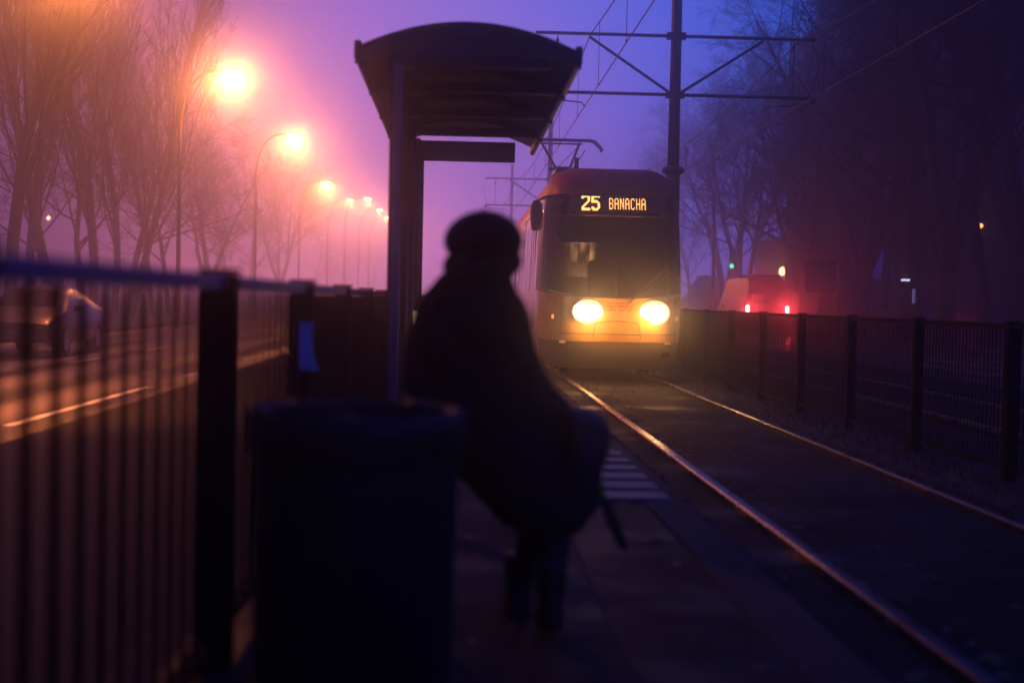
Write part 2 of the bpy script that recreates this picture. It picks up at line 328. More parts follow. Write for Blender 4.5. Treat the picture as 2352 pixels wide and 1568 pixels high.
# paper notice stuck on the second post
nb = MB(); prof = []
for k in range(7):
    t = k / 6; z = 1.105 - t * .215; x = .018 * (t ** 3) * 2
    prof.append((x, z))
fr = [(-.7 - .028 + x, 4.22 + 2.22 - .05 - .002 - .02 * (1 - math.cos((1.105 - z) * 4)), z) for x, z in prof]
nb2 = MB(); n0 = 0
for a, b in zip(fr[:-1], fr[1:]):
    nb2.quad(a, (a[0] + .078, a[1] - .004, a[2]), (b[0] + .078, b[1] - .004, b[2]), b)
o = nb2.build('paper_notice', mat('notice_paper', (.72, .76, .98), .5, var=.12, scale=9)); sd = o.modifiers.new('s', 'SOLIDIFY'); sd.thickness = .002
tag(o, 'curled pale paper notice stuck on a platform fence post', 'notice')
# ================================================================== LITTER BIN
bn = empty('litter_bin', (-.262, 3.78, pz), label='round dark litter bin standing on the platform beside the walking person', cat='litter bin')
MB().lathe((0, 0, 0), [(.20, 0), (.235, .02), (.262, .10), (.270, .60), (.268, .78), (.245, .785), (.235, .60), (.22, .2), (.0001, .18)], 40).build('bin_body', mat('bin_plastic', (.009, .009, .008), .7, var=.2, scale=20), bn, smooth=True)
MB().tube([(.268 * math.cos(t * math.pi / 24), .268 * math.sin(t * math.pi / 24), .79) for t in range(49)], .014, 8, False).build('rim', mat('bin_rim', (.016, .014, .014), .5), bn, smooth=True)
rnd = random.Random(3); lr = []
for zz, rr in ((.80, .262), (.81, .285), (.76, .292), (.70, .289)):
    lr.append([((rr + rnd.uniform(-.006, .006)) * math.cos(t * math.pi / 24), (rr + rnd.uniform(-.006, .006)) * math.sin(t * math.pi / 24), zz + rnd.uniform(-.012, .012)) for t in range(48)])
MB().rings(lr, cap=False).build('liner', mat('bin_liner', (.010, .009, .009), .5), bn, smooth=True)
# ================================================================== SHELTER
sh = empty('tram_shelter', (0, 10.1, pz), label='dark tram stop shelter with a curved canopy and back wall on the platform', cat='shelter')
sh_dark = mat('shelter_steel', (.028, .027, .034), .5); sh_panel = mat('canopy_polycarbonate', (.06, .052, .075), .4, var=.1, scale=3)
XL, XR, ZE, ZA = -.76, .84, 2.98, 3.18            # eaves and apex (world heights)
def arch(t, zo=0.0):
    x = XL + (XR - XL) * t; return (x, ZE + (ZA - ZE) * (1 - (2 * t - 1) ** 2) + zo - pz)
LEN = 6.3
pf = [arch(k / 20) for k in range(21)] + [arch(k / 20, -.015) for k in range(20, -1, -1)]
MB().prism(pf, 'y', 0, LEN).build('canopy_sheet', sh_panel, sh, smooth=False)
for x in (XL + .02, XR - .02):
    MB().box((x, LEN / 2, ZE - pz - .02), (.05, LEN + .06, .13)).build('gutter', sh_dark, sh, bevel=.012)
for i, y in enumerate((.03, 1.6, 3.15, 4.7)):
    rp = [arch(k / 20, -.03) for k in range(21)] + [arch(k / 20, -.11) for k in range(20, -1, -1)]
    fr_ = MB().prism(rp, 'y', y - .035, y + .035).build('roof_rib', sh_dark, sh)
    MB().box((.04, y, (2.90 if i == 0 else 2.95) - pz), (1.15 if i == 0 else 1.5, .10, .08)).build('cross_beam', sh_dark, sh, bevel=.008)
    if i == 0:
        tp_ = [arch(k / 20, -.115) for k in range(2, 19)]; tp_ += [(tp_[-1][0] - .06, 2.95 - pz), (tp_[0][0] + .06, 2.95 - pz)]
        MB().prism(tp_, 'y', y - .012, y + .012).build('end_panel', mat('end_panel_grey', (.06, .055, .08), .4), sh)
for y in (.85, 2.4, 3.95, 5.5):
    MB().box((.035, y, 3.07 - pz), (1.0, .25, .03)).build('roof_tray', sh_dark, sh)
for i, y in enumerate((0.0, 1.55, 3.1, 4.65, 6.2)):
    MB().box((-.45, y, (2.87 - pz) / 2), (.062, .062, 2.87 - pz)).build('post', M['skylitpost'] if i == 0 else sh_dark, sh, bevel=.008)
MB().box((-.495, 3.15, 1.45), (.03, 6.2, 2.6)).build('back_wall', mat('back_wall_dark', (.02, .02, .026), .3), sh)
MB().box((.07, 6.32, 2.92 - pz), (1.10, .05, .23)).build('name_board', mat('name_board_dark', (.02, .02, .026), .4), sh)
MB().box((-.30, 4.2, .45), (.36, 2.2, .04)).build('bench_seat', mat('bench_wood', (.06, .035, .02), .6), sh, bevel=.01)
for y in (3.3, 5.1): MB().box((-.30, y, .215), (.05, .05, .43)).build('bench_leg', sh_dark, sh)
MB().box((-.67, 6.2, 1.3), (.26, .09, 2.6)).build('end_pillar', sh_dark, sh, bevel=.01)
tag(MB().box((-.405, 13.4, 1.045), (.06, .02, .12)).build('notice_plate', mat('cream_plate_glow', (.85, .62, .28), .4, emit=(1, .55, .2), estr=.35), bevel=.003), 'small cream plate with painted-in headlight glow fixed to the shelter back wall', 'plate')  # emission stands in for headlights reflected off the plate
# ================================================================== OVERHEAD LINE
def mast(Y, X, label, ext=2.45, wl=2.35, wr=6.37):
    r = empty('catenary_mast', (X, Y, -.1), label=label, cat='mast', group='tram catenary masts')
    MB().tube([(0, 0, 0), (0, 0, 3.85)], [.15, .135], 20).build('lower_pole', M['mast'], r, smooth=True)
    MB().lathe((0, 0, 3.80), [(.14, 0), (.20, .03), (.22, .08), (.20, .13), (.115, .17)], 24).build('collar', M['mast'], r, smooth=True)
    MB().tube([(0, 0, 3.9), (0, 0, 10.2)], [.115, .085], 20).build('upper_pole', M['mast'], r, smooth=True)
    for s in (-1, 1):
        a = MB(); a.tube([(s * .1, 0, 6.45), (s * (ext + .25), 0, 6.45)], .032, 8); a.build('upper_arm', M['mast'], r, smooth=True)
        a = MB(); a.tube([(s * .1, 0, 5.33), (s * (ext + .25), 0, 5.33)], .032, 8); a.lathe((s * (ext + .22), 0, 5.22), [(.03, 0), (.05, .02), (.05, .1), (.03, .12)], 10); a.build('lower_arm', M['mast'], r, smooth=True)
        a = MB(); a.tube([(s * .12, 0, 5.38), (s * 1.68, 0, 6.40)], .028, 8); a.build('strut', M['mast'], r, smooth=True)
        for zz in (5.33, 6.45): MB().box((s * .13, 0, zz), (.10, .14, .13)).build('clamp', M['mast'], r)
        a = MB(); x = s * ext * .93; a.tube([(x, 0, 6.42), (x, 0, 5.36)], .010, 6); a.lathe((x, 0, 6.2), [(.02, 0), (.035, .03), (.02, .08), (.035, .11), (.02, .15)], 8); a.build('dropper', M['mast'], r)
        a = MB(); a.tube([(s * (ext + .2), 0, 5.22), (s * 1.8, 0, 5.14), (s * 1.72, .02, 5.06)], .014, 6); a.build('registration_arm', M['mast'], r)
        a = MB(); a.tube([(s * ext * 1.08, 0, 6.42), (s * ext * 1.14, 0, 6.0), (s * ext * 1.10, 0, 5.6), (s * ext * 1.04, 0, 5.3)], .007, 5); a.build('loop_wire', M['mast'], r)
    return r
mast(27.3, 4.08, 'tall tram wire mast with collar and braced arms right behind the tram')
mast(60, 3.75, 'faint tram wire mast with braced arms seen above the tram side')
mast(93, 3.35, 'faintest and farthest tram wire mast low over the person')
def wire_line(X0, label, name, z_of, rad, pts=None):
    ys = [i * 3.0 - 6 for i in range(0, 60)]
    a = MB(); a.tube([(X0(y), y, z_of(y)) for y in ys], rad, 5); o = a.build(name, M['wire']); tag(o, label, 'wire', 'overhead tram wires'); return o
masts_y = [-6, 27.3, 60, 93, 126, 171]
def sagz(y, top=6.30, sag=.55):
    for a, b in zip(masts_y[:-1], masts_y[1:]):
        if a <= y <= b:
            t = (y - a) / (b - a); return top - sag * 4 * t * (1 - t)
    return top
def bend(y): return -max(0, y - 45) ** 2 * .0004
for X, side in ((2.40, 'track nearest the platform'), (6.42, 'far track beyond the fence')):
    st = lambda y, X=X: X + bend(y) + .0 * y
    wire_line(st, 'straight contact wire over the ' + side, 'contact_wire', lambda y: 5.05 + .0 * y, .010)
    mw = wire_line(st, 'sagging upper carrier wire over the ' + side, 'carrier_wire', sagz, .011)
    for i, y in enumerate([5, 10.5, 16, 21, 25.2, 29.6, 35, 40.5, 46.5, 52.5, 57.5, 63, 70, 78, 86]):
        MB().tube([(st(y), y, sagz(y)), (st(y), y, 5.05)], .005, 4).build('dropper', M['wire'], mw)
        MB().box((st(y), y, 5.07), (.022, .05, .05)).build('clamp', M['wire'], mw)
# ================================================================== TRAM
TC = 2.53
tram = empty('tram', (TC, 22.5, 0), label='red and yellow tram with bright headlights showing 25 BANACHA', cat='tram')
yel = mat('tram_yellow', (.60, .29, .045), .35, coat=.3, var=.22, scale=3, rvar=.12); red = mat('tram_red', (.58, .010, .025), .5, coat=.05, spec=.25)
cream = mat('tram_cream', (.55, .50, .46), .32, coat=.5, var=.06, scale=2); blk = mat('tram_black', (.012, .012, .014), .35)
bglass = glass('tram_side_glass', (.3, .3, .35), .15)
ws = glass('windshield_glass', (.45, .43, .5), .62)
def prof_at(z):
    tab = [(.16, 1.05, .22), (.35, 1.12, .10), (.60, 1.165, .02), (.95, 1.185, 0.0), (1.33, 1.19, .05), (1.8, 1.18, .17), (2.3, 1.165, .31), (2.70, 1.145, .44), (3.03, 1.11, .56), (3.15, 1.07, .65), (3.28, 1.0, .80), (3.38, .90, .98), (3.45, .76, 1.25)]
    for a, b in zip(tab[:-1], tab[1:]):
        if z <= b[0]:
            t = (z - a[0]) / (b[0] - a[0]); return a[1] + (b[1] - a[1]) * t, a[2] + (b[2] - a[2]) * t
    return tab[-1][1], tab[-1][2]
NT = 40; YF = 1.75                                      # nose blends into the sides at local y = YF
def nose_pt(z, t, off=0.0):
    w, yn = prof_at(z); s, c = math.sin(t), math.cos(t); p = .52; L = YF - yn
    return Vector(((w + off) * math.copysign(abs(s) ** p, s), yn - off + (L + off) * (1 - abs(c) ** (p * 1.35)), z))
def nose_band(rows, t0=-90, t1=90, off=0.0, n=NT):
    """rows: list of z or functions of t (0..1 across)"""
    mb = MB(); k = n + 1
    for r in rows:
        for i in range(k):
            tt = R(t0 + (t1 - t0) * i / n); z = r(math.sin(tt)) if callable(r) else r
            mb.v.append(tuple(nose_pt(z, tt, off)))
    for j in range(len(rows) - 1):
        for i in range(n):
            a = j * k + i; mb.f.append((a, a + 1, a + 1 + k, a + k))
    return mb
wsb = lambda s: 1.30 + .10 * s ** 2
def lerp(a, b, t): return lambda s: (a(s) if callable(a) else a) * (1 - t) + (b(s) if callable(b) else b) * t
def bandrows(a, b, n): return [lerp(a, b, i / n) for i in range(n + 1)]
nose_band(bandrows(.16, .60, 4)).build('bumper', mat('tram_bumper', (.16, .08, .03), .5, coat=.1), tram, smooth=True)
nose_band(bandrows(.602, wsb, 10)).build('front_panel', yel, tram, smooth=True)
nose_band(bandrows(lambda s: wsb(s) + .002, 2.62, 12), -72, 72).build('windshield', ws, tram, smooth=True)
for a, b in ((-90, -72), (72, 90)):
    nose_band(bandrows(lambda s: wsb(s) + .002, 2.62, 12), a, b, n=6).build('cab_corner', blk, tram, smooth=True)
nose_band(bandrows(2.622, 2.98, 4)).build('display_glass', mat('display_glass', (.006, .006, .009), .08), tram, smooth=True)
rf = nose_band(bandrows(2.982, 3.45, 8))
# close roof of the nose
base = len(rf.v); k = NT + 1; last = [8 * k + i for i in range(k)]
rf.v.append((0, YF, 3.47)); ci = len(rf.v) - 1
for i in range(NT): rf.f.append((last[i], last[i + 1], ci))
rf.build('roof_front', red, tram, smooth=True)
# body behind the nose: two lofted strips (left, right) and roof
def sec(z0, z1, n): return [z0 + (z1 - z0) * i / n for i in range(n + 1)]
segs = [(YF, 11.0), (11.45, 20.5), (20.95, 30.0)]
for si, (a, b) in enumerate(segs):
    for s in (-1, 1):
        mb = MB()
        for y in (a, b):
            for z in sec(.30, 2.98, 10): mb.v.append((s * prof_at(z)[0], y, z))
        for i in range(10): mb.f.append((i, i + 1, i + 12, i + 11))
        mb.build('side_panel', cream, tram, smooth=True)
        MB().box((s * 1.06, (a + b) / 2, .24), (.06, b - a, .16)).build('skirt', blk, tram)
    pr = [(s_ * prof_at(z)[0], z) for s_, z in [(-1, 2.982), (-1, 3.15), (-1, 3.28), (-1, 3.38), (-1, 3.45)]] + [(s_ * prof_at(z)[0], z) for s_, z in [(1, 3.45), (1, 3.38), (1, 3.28), (1, 3.15), (1, 2.982)]]
    MB().prism(pr, 'y', a, b).build('roof', red, tram)
    MB().box((0, (a + b) / 2, .34), (2.1, b - a, .06)).build('underframe', blk, tram)
for y in (11.225, 20.725):
    MB().prism([(-1.08, .35), (1.08, .35), (1.08, 3.1), (.9, 3.3), (-.9, 3.3), (-1.08, 3.1)], 'y', y - .22, y + .22).build('bellows', blk, tram)
MB().box((0, 30.02, 1.75), (2.2, .04, 3.0)).build('rear_wall', red, tram)
# side windows and doors, left side (platform side) and right side
def side_box(s, y0, y1, z0, z1, m, name, parent, out_=.012, th=.03):
    w0, w1 = prof_at(z0)[0], prof_at(z1)[0]
    mb = MB(); mb.rings([[(s * (w0 + out_), y0, z0), (s * (w0 + out_), y1, z0), (s * (w0 + out_ - th), y1, z0), (s * (w0 + out_ - th), y0, z0)],
                         [(s * (w1 + out_), y0, z1), (s * (w1 + out_), y1, z1), (s * (w1 + out_ - th), y1, z1), (s * (w1 + out_ - th), y0, z1)]])
    return mb.build(name, m, parent)
for s in (-1, 1):
    for (y0, y1) in ((2.0, 2.55), (4.3, 5.7), (5.8, 7.0), (9.2, 10.7), (11.8, 13.2), (15.2, 16.6), (16.7, 18.1), (21.3, 22.7), (24.7, 26.1), (26.2, 27.6)):
        side_box(s, y0, y1, 1.42, 2.62, bglass, 'window', tram)
    for (y0, y1) in ((2.75, 4.05), (7.3, 8.7), (13.5, 14.9), (18.4, 19.8), (23.0, 24.4)):
        d = side_box(s, y0, y1, .36, 2.72, mat('door_frame', (.36, .32, .30), .35, coat=.4), 'door', tram, .014)
        for q in (0, 1):
            m_ = (y1 - y0) / 2
            side_box(s, y0 + q * m_ + .12, y0 + q * m_ + m_ - .12, .75, 2.52, mat('door_glass', (.01, .01, .014), .12), 'door_window', d, .02)
        side_box(s, y0 - .05, y0 - .015, .36, 2.9, blk, 'door_seal', tram, .022)
    side_box(s, YF + .02, 29.9, 2.86, 2.90, blk, 'trim_strip', tram, .008, .02)
side_box(-1, 1.80, 1.92, .36, 3.0, yel, 'corner_strip', tram, .010)
# LED destination display
led = mat('led_amber', (.1, .03, .0), .5, emit=(1, .42, .10), estr=3.6)
G = {'2': ['.#####.', '#######', '##...##', '.....##', '.....##', '....##.', '...##..', '..##...', '.##....', '##.....', '#######', '#######'],
     '5': ['#######', '#######', '##.....', '##.....', '#####..', '######.', '.....##', '.....##', '.....##', '##...##', '######.', '.####..']}
GS = {'B': ['####.', '#...#', '#...#', '#...#', '####.', '#...#', '#...#', '#...#', '####.'],
      'A': ['.###.', '#...#', '#...#', '#...#', '#####', '#...#', '#...#', '#...#', '#...#'],
      'N': ['#...#', '##..#', '##..#', '#.#.#', '#.#.#', '#..##', '#..##', '#...#', '#...#'],
      'C': ['.###.', '#...#', '#....', '#....', '#....', '#....', '#....', '#...#', '.###.'],
      'H': ['#...#', '#...#', '#...#', '#...#', '#####', '#...#', '#...#', '#...#', '#...#']}
dp = MB().box((.03, .48, 2.82), (1.56, .02, .30), rx=R(-19)).build('display_board', mat('display_back', (.02, .014, .02), .4), tram)
def glyphs(text, table, x0, ztop, pitch, pz_, gap, dot, name):
    mb = MB(); x = x0
    for ch in text:
        g = table[ch]
        for r_, row in enumerate(g):
            for c_, q in enumerate(row):
                if q == '#':
                    z = ztop - r_ * pz_; yy = prof_at(z)[1] - .012
                    mb.box((x + c_ * pitch, yy, z), (dot[0], .008, dot[1]), rx=R(-19))
        x += (len(g[0])) * pitch + gap
    return mb.build(name, led, tram)
for k_, ch in enumerate('25'): glyphs(ch, G, -.56 + k_ * (7 * .0198 + .022), 2.945, .0198, .0215, .022, (.0182, .019), 'route_digit')
glyphs('BANACHA', GS, -.115, 2.90, .0128, .0205, .0235, (.0115, .0165), 'destination_text')
# cab interior
blind = nose_band(bandrows(2.18, 2.61, 4), -38, 38, off=-.05).build('sun_blind', mat('sun_blind', (.055, .052, .10), .8), tram, smooth=True)
MB().box((0, 1.9, 1.9), (2.2, .04, 2.2)).build('cab_wall', mat('cab_dark', (.02, .02, .03), .7), tram)
MB().box((0, .85, 1.18), (1.9, .9, .16)).build('dashboard', mat('cab_dash', (.09, .08, .09), .6), tram, bevel=.05)
sal = bpy.data.materials.new('lit_saloon'); sal.use_nodes = True
_t = sal.node_tree; _b = _t.nodes['Principled BSDF']; _n = _t.nodes.new('ShaderNodeTexNoise'); _n.inputs['Scale'].default_value = 3.2; _n.inputs['Detail'].default_value = 5
_m = _t.nodes.new('ShaderNodeMapping'); _m.inputs['Scale'].default_value = (3.0, 1, 1.2); _c = _t.nodes.new('ShaderNodeTexCoord'); _t.links.new(_c.outputs['Object'], _m.inputs[0]); _t.links.new(_m.outputs[0], _n.inputs[0])
_o = ramp(_t.nodes.new, _t.links.new, _n.outputs[0], [(.38, (.02, .008, .004)), (.5, (.16, .075, .02)), (.68, (.62, .32, .12))]); _t.links.new(_o, _b.inputs['Emission Color']); _b.inputs['Emission Strength'].default_value = 2.6; _b.inputs['Base Color'].default_value = (.02, .01, .01, 1)
MB().box((-.42, 1.86, 1.98), (.56, .02, .66)).build('saloon_window', sal, tram)
for x in (-.66, -.5, -.33, -.2): MB().tube([(x, 1.82, 1.66), (x + .02, 1.80, 2.3)], .012, 6).build('cab_pole', mat('pole_yellow', (.5, .3, .03), .4), tram)
MB().box((-.56, 1.6, 2.24), (.26, .05, .03)).build('cab_lamp', mat('cab_lamp', (.8, .8, .8), .5, emit=(.6, .45, 1.0), estr=1.6), tram)
MB().box((-.1, 1.5, 1.55), (.5, .14, .75)).build('driver_seat', mat('seat_fabric', (.03, .03, .05), .9), tram, bevel=.06)
# wipers
def nz(z, x, off=.02):
    w = prof_at(z)[0]; t = math.asin(max(-1, min(1, (abs(x) / w) ** (1 / .52)))) * (1 if x >= 0 else -1); return nose_pt(z, t, off)
MB().tube([nz(1.22, .18), nz(1.5, .45, .03), nz(1.78, .78, .03)], .012, 6).build('wiper_arm', blk, tram)
MB().tube([nz(1.30, .30, .03), nz(1.62, .72, .035), nz(1.75, .84, .03)], .008, 5).build('wiper_arm', blk, tram)
MB().tube([nz(1.35, .80, .025), nz(1.8, .79, .03), nz(2.3, .78, .025)], .009, 5).build('wiper_blade', blk, tram)
# headlights: lens clusters in the front panel, a lamp each, and an added panel fill
hl_col = (1.0, .46, .12)
for cx_, parts in ((-.47, ((-.58, .13), (-.35, .105))), (.59, ((.46, .10), (.68, .12)))):
    hh = nose_band(bandrows(.98, 1.22, 3), 0, 1, off=.004, n=2)
    p = nz(1.075, cx_, .0)
    rg = [[(p.x + (w) * math.cos(t * math.pi / 12), p.y + yo, p.z + h_ * math.sin(t * math.pi / 12)) for t in range(24)] for w, h_, yo in ((.26, .205, .06), (.26, .205, -.015), (.235, .18, -.03))]
    ho = MB().rings(rg).build('headlight_housing', mat('lamp_bloom_white', (.88, .86, .84), .35), tram, smooth=True)  # oversized white housing, shaped to widen the headlight bloom
    for x, r_ in parts:
        q = nz(1.075, x, .0)
        lo = MB().lathe((0, 0, .03), [(r_, 0), (r_ * .85, .02), (r_ * .4, .03)], 20).build('headlight', mat('headlight_lens', (.9, .9, .9), .2, emit=(1, .8, .5), estr=6), tram, smooth=True); lo.location = (q.x, p.y, q.z); lo.rotation_euler = (R(90), 0, 0)
    light('headlight_lamp', 'SPOT', (p.x, p.y - .16, p.z), 5, hl_col, tram, radius=.06, spot=(165, .8), rot=(R(-90), 0, 0))
    light('headlight_panel_fill', 'POINT', (p.x, p.y - .30, p.z - .06), 36, hl_col, tram, radius=.05)  # added point light ahead of the lenses, washes glow over the front panel
for x, z in ((-1.0, .98), (1.0, .98)):
    MB().box(nz(z, x, .0), (.05, .05, .07)).build('indicator', mat('indicator_amber', (.9, .3, .03), .3, emit=(1, .35, .05), estr=1.2), tram, bevel=.01)
for x in (-.82, .80): MB().box(nz(.58, x, .0), (.18, .03, .035)).build('fog_lamp', mat('fog_lamp', (.7, .5, .45), .25), tram, bevel=.01)
MB().tube([nz(.72, x_, .004) for x_ in [-1.12 + i * .112 for i in range(21)]], .006, 5).build('panel_seam', blk, tram)
c_ = MB(); c_.tube([nz(.66, -.38, .004), nz(.90, -.34, .004), nz(.93, 0, .004), nz(.90, .34, .004), nz(.66, .38, .004)], .007, 5); c_.build('coupler_cover_seam', blk, tram)
for x_ in (-.95, .95):
    MB().tube([nz(.63, x_, .003), nz(1.30, x_ * 1.02, .003)], .005, 4).build('panel_seam', blk, tram)
MB().tube([nz(wsb(x_ / 1.19) + .0, x_, .006) for x_ in [-1.05 + i * .105 for i in range(21)]], .014, 5).build('windshield_seal', blk, tram)
MB().tube([nz(2.62, x_, .005) for x_ in [-1.0 + i * .1 for i in range(21)]], .016, 5).build('windshield_seal', blk, tram)
for s in (-1, 1): nose_band(bandrows(lambda q: wsb(q) + .01, 2.61, 10), 36 if s > 0 else -72, 72 if s > 0 else -36, off=.004, n=10).build('glass_border', mat('frit_black', (.008, .008, .010), .12), tram, smooth=True)
for s in (-1, 1): MB().box(nz(.40, s * .78, .0) + Vector((0, .0, 0)), (.20, .05, .06)).build('bumper_vent', blk, tram, bevel=.01)
# fleet number
def seg_text(txt, table_w, x0, z0, w, h, name):
    SEG = {'3': 'abgcd', '2': 'abged', '6': 'afgedc', '5': 'afgcd'}
    L_ = {'a': ((0, 1), (1, 1)), 'b': ((1, 1), (1, .5)), 'c': ((1, .5), (1, 0)), 'd': ((0, 0), (1, 0)), 'e': ((0, 0), (0, .5)), 'f': ((0, .5), (0, 1)), 'g': ((0, .5), (1, .5))}
    mb = MB()
    for i, ch in enumerate(txt):
        for c_ in SEG[ch]:
            (ax, az_), (bx_, bz) = L_[c_]
            mb.tube([nz(z0 + az_ * h, x0 + i * w * 1.5 + ax * w, .004), nz(z0 + bz * h, x0 + i * w * 1.5 + bx_ * w, .004)], .009, 4)
    return mb.build(name, mat('faded_number', (.42, .13, .04), .4), tram)
seg_text('3265', 0, -.17, 1.10, .07, .12, 'fleet_number')
# mirrors
for s in (-1, 1):
    mr = MB(); c = Vector((s * 1.29, .55, 2.60))
    if s < 0:
        rg = []
        for z, w_, d_ in ((-.24, .04, .03), (-.22, .08, .05), (0, .105, .07), (.18, .095, .06), (.25, .05, .04)):
            rg.append([(c.x + w_ * math.cos(t * math.pi / 6), c.y + d_ * math.sin(t * math.pi / 6), c.z + z) for t in range(12)])
        mr.rings(rg); mo = mr.build('mirror', blk, tram, smooth=True)
        MB().tube([nz(2.84, -.85, .0), (-1.15, .45, 2.90), (c.x, c.y, c.z + .24)], [.035, .028, .02], 8).build('mirror_arm', blk, tram, smooth=True)
# roof details and pantograph
MB().box((-.55, 1.9, 3.56), (.07, .07, .26)).build('antenna', blk, tram, bevel=.01)
MB().box((-.05, 2.6, 3.48), (1.7, 1.2, .09)).build('roof_equipment', blk, tram, bevel=.03)
MB().box((0, 6, 3.55), (1.5, 3.2, .2)).build('roof_equipment', blk, tram, bevel=.04)
MB().lathe((.72, 1.75, 3.44), [(.04, 0), (.045, .02), (.03, .05), (.01, .06)], 12).build('roof_lamp', mat('roof_lamp', (.6, .2, .1), .3, emit=(1, .3, .12), estr=.4), tram, smooth=True)
pg = empty('pantograph', (-.10, 11.3, 3.5)); pg.parent = tram
dm = M['darkmetal']
MB().box((0, .5, .05), (1.1, 1.6, .1)).build('pantograph_base', dm, pg, bevel=.02)
a = MB()
for y in (0, -.32): a.tube([(-.80, y, 1.38), (-.72, y, 1.50), (-.62, y, 1.53), (.62, y, 1.53), (.72, y, 1.50), (.86, y, 1.36), (.9, y, 1.28)], .022, 6)
a.build('collector_head', dm, pg)
a = MB(); a.tube([(-.54, -.16, 1.46), (-.12, .7, .93)], .034, 6); a.tube([(.36, -.16, 1.46), (.20, .7, .93)], .034, 6); a.tube([(-.30, .7, .90), (-.1, .7, .95), (.2, .7, .95), (.30, .7, .90)], .045, 6); a.tube([(-.12, .7, .93), (.34, -.1, 1.4)], .010, 4); a.tube([(.50, -.1, 1.30), (.28, .6, .95)], .016, 4); a.tube([(-.6, -.2, 1.44), (.42, -.2, 1.44)], .02, 4); a.build('upper_arm', dm, pg)
a = MB(); a.tube([(-.06, .7, .92), (-.02, -.1, .10)], .05, 6); a.tube([(.10, .7, .90), (.10, 0, .10)], .025, 6); a.build('lower_arm', dm, pg)
for y in (1.5, 4, 9, 13, 18, 22.5, 27):
    for s in (-1, 1):
        MB().tube([(s * .80, y, .30), (s * .68, y, .30)], .30, 20).build('wheel', blk, tram, smooth=False)
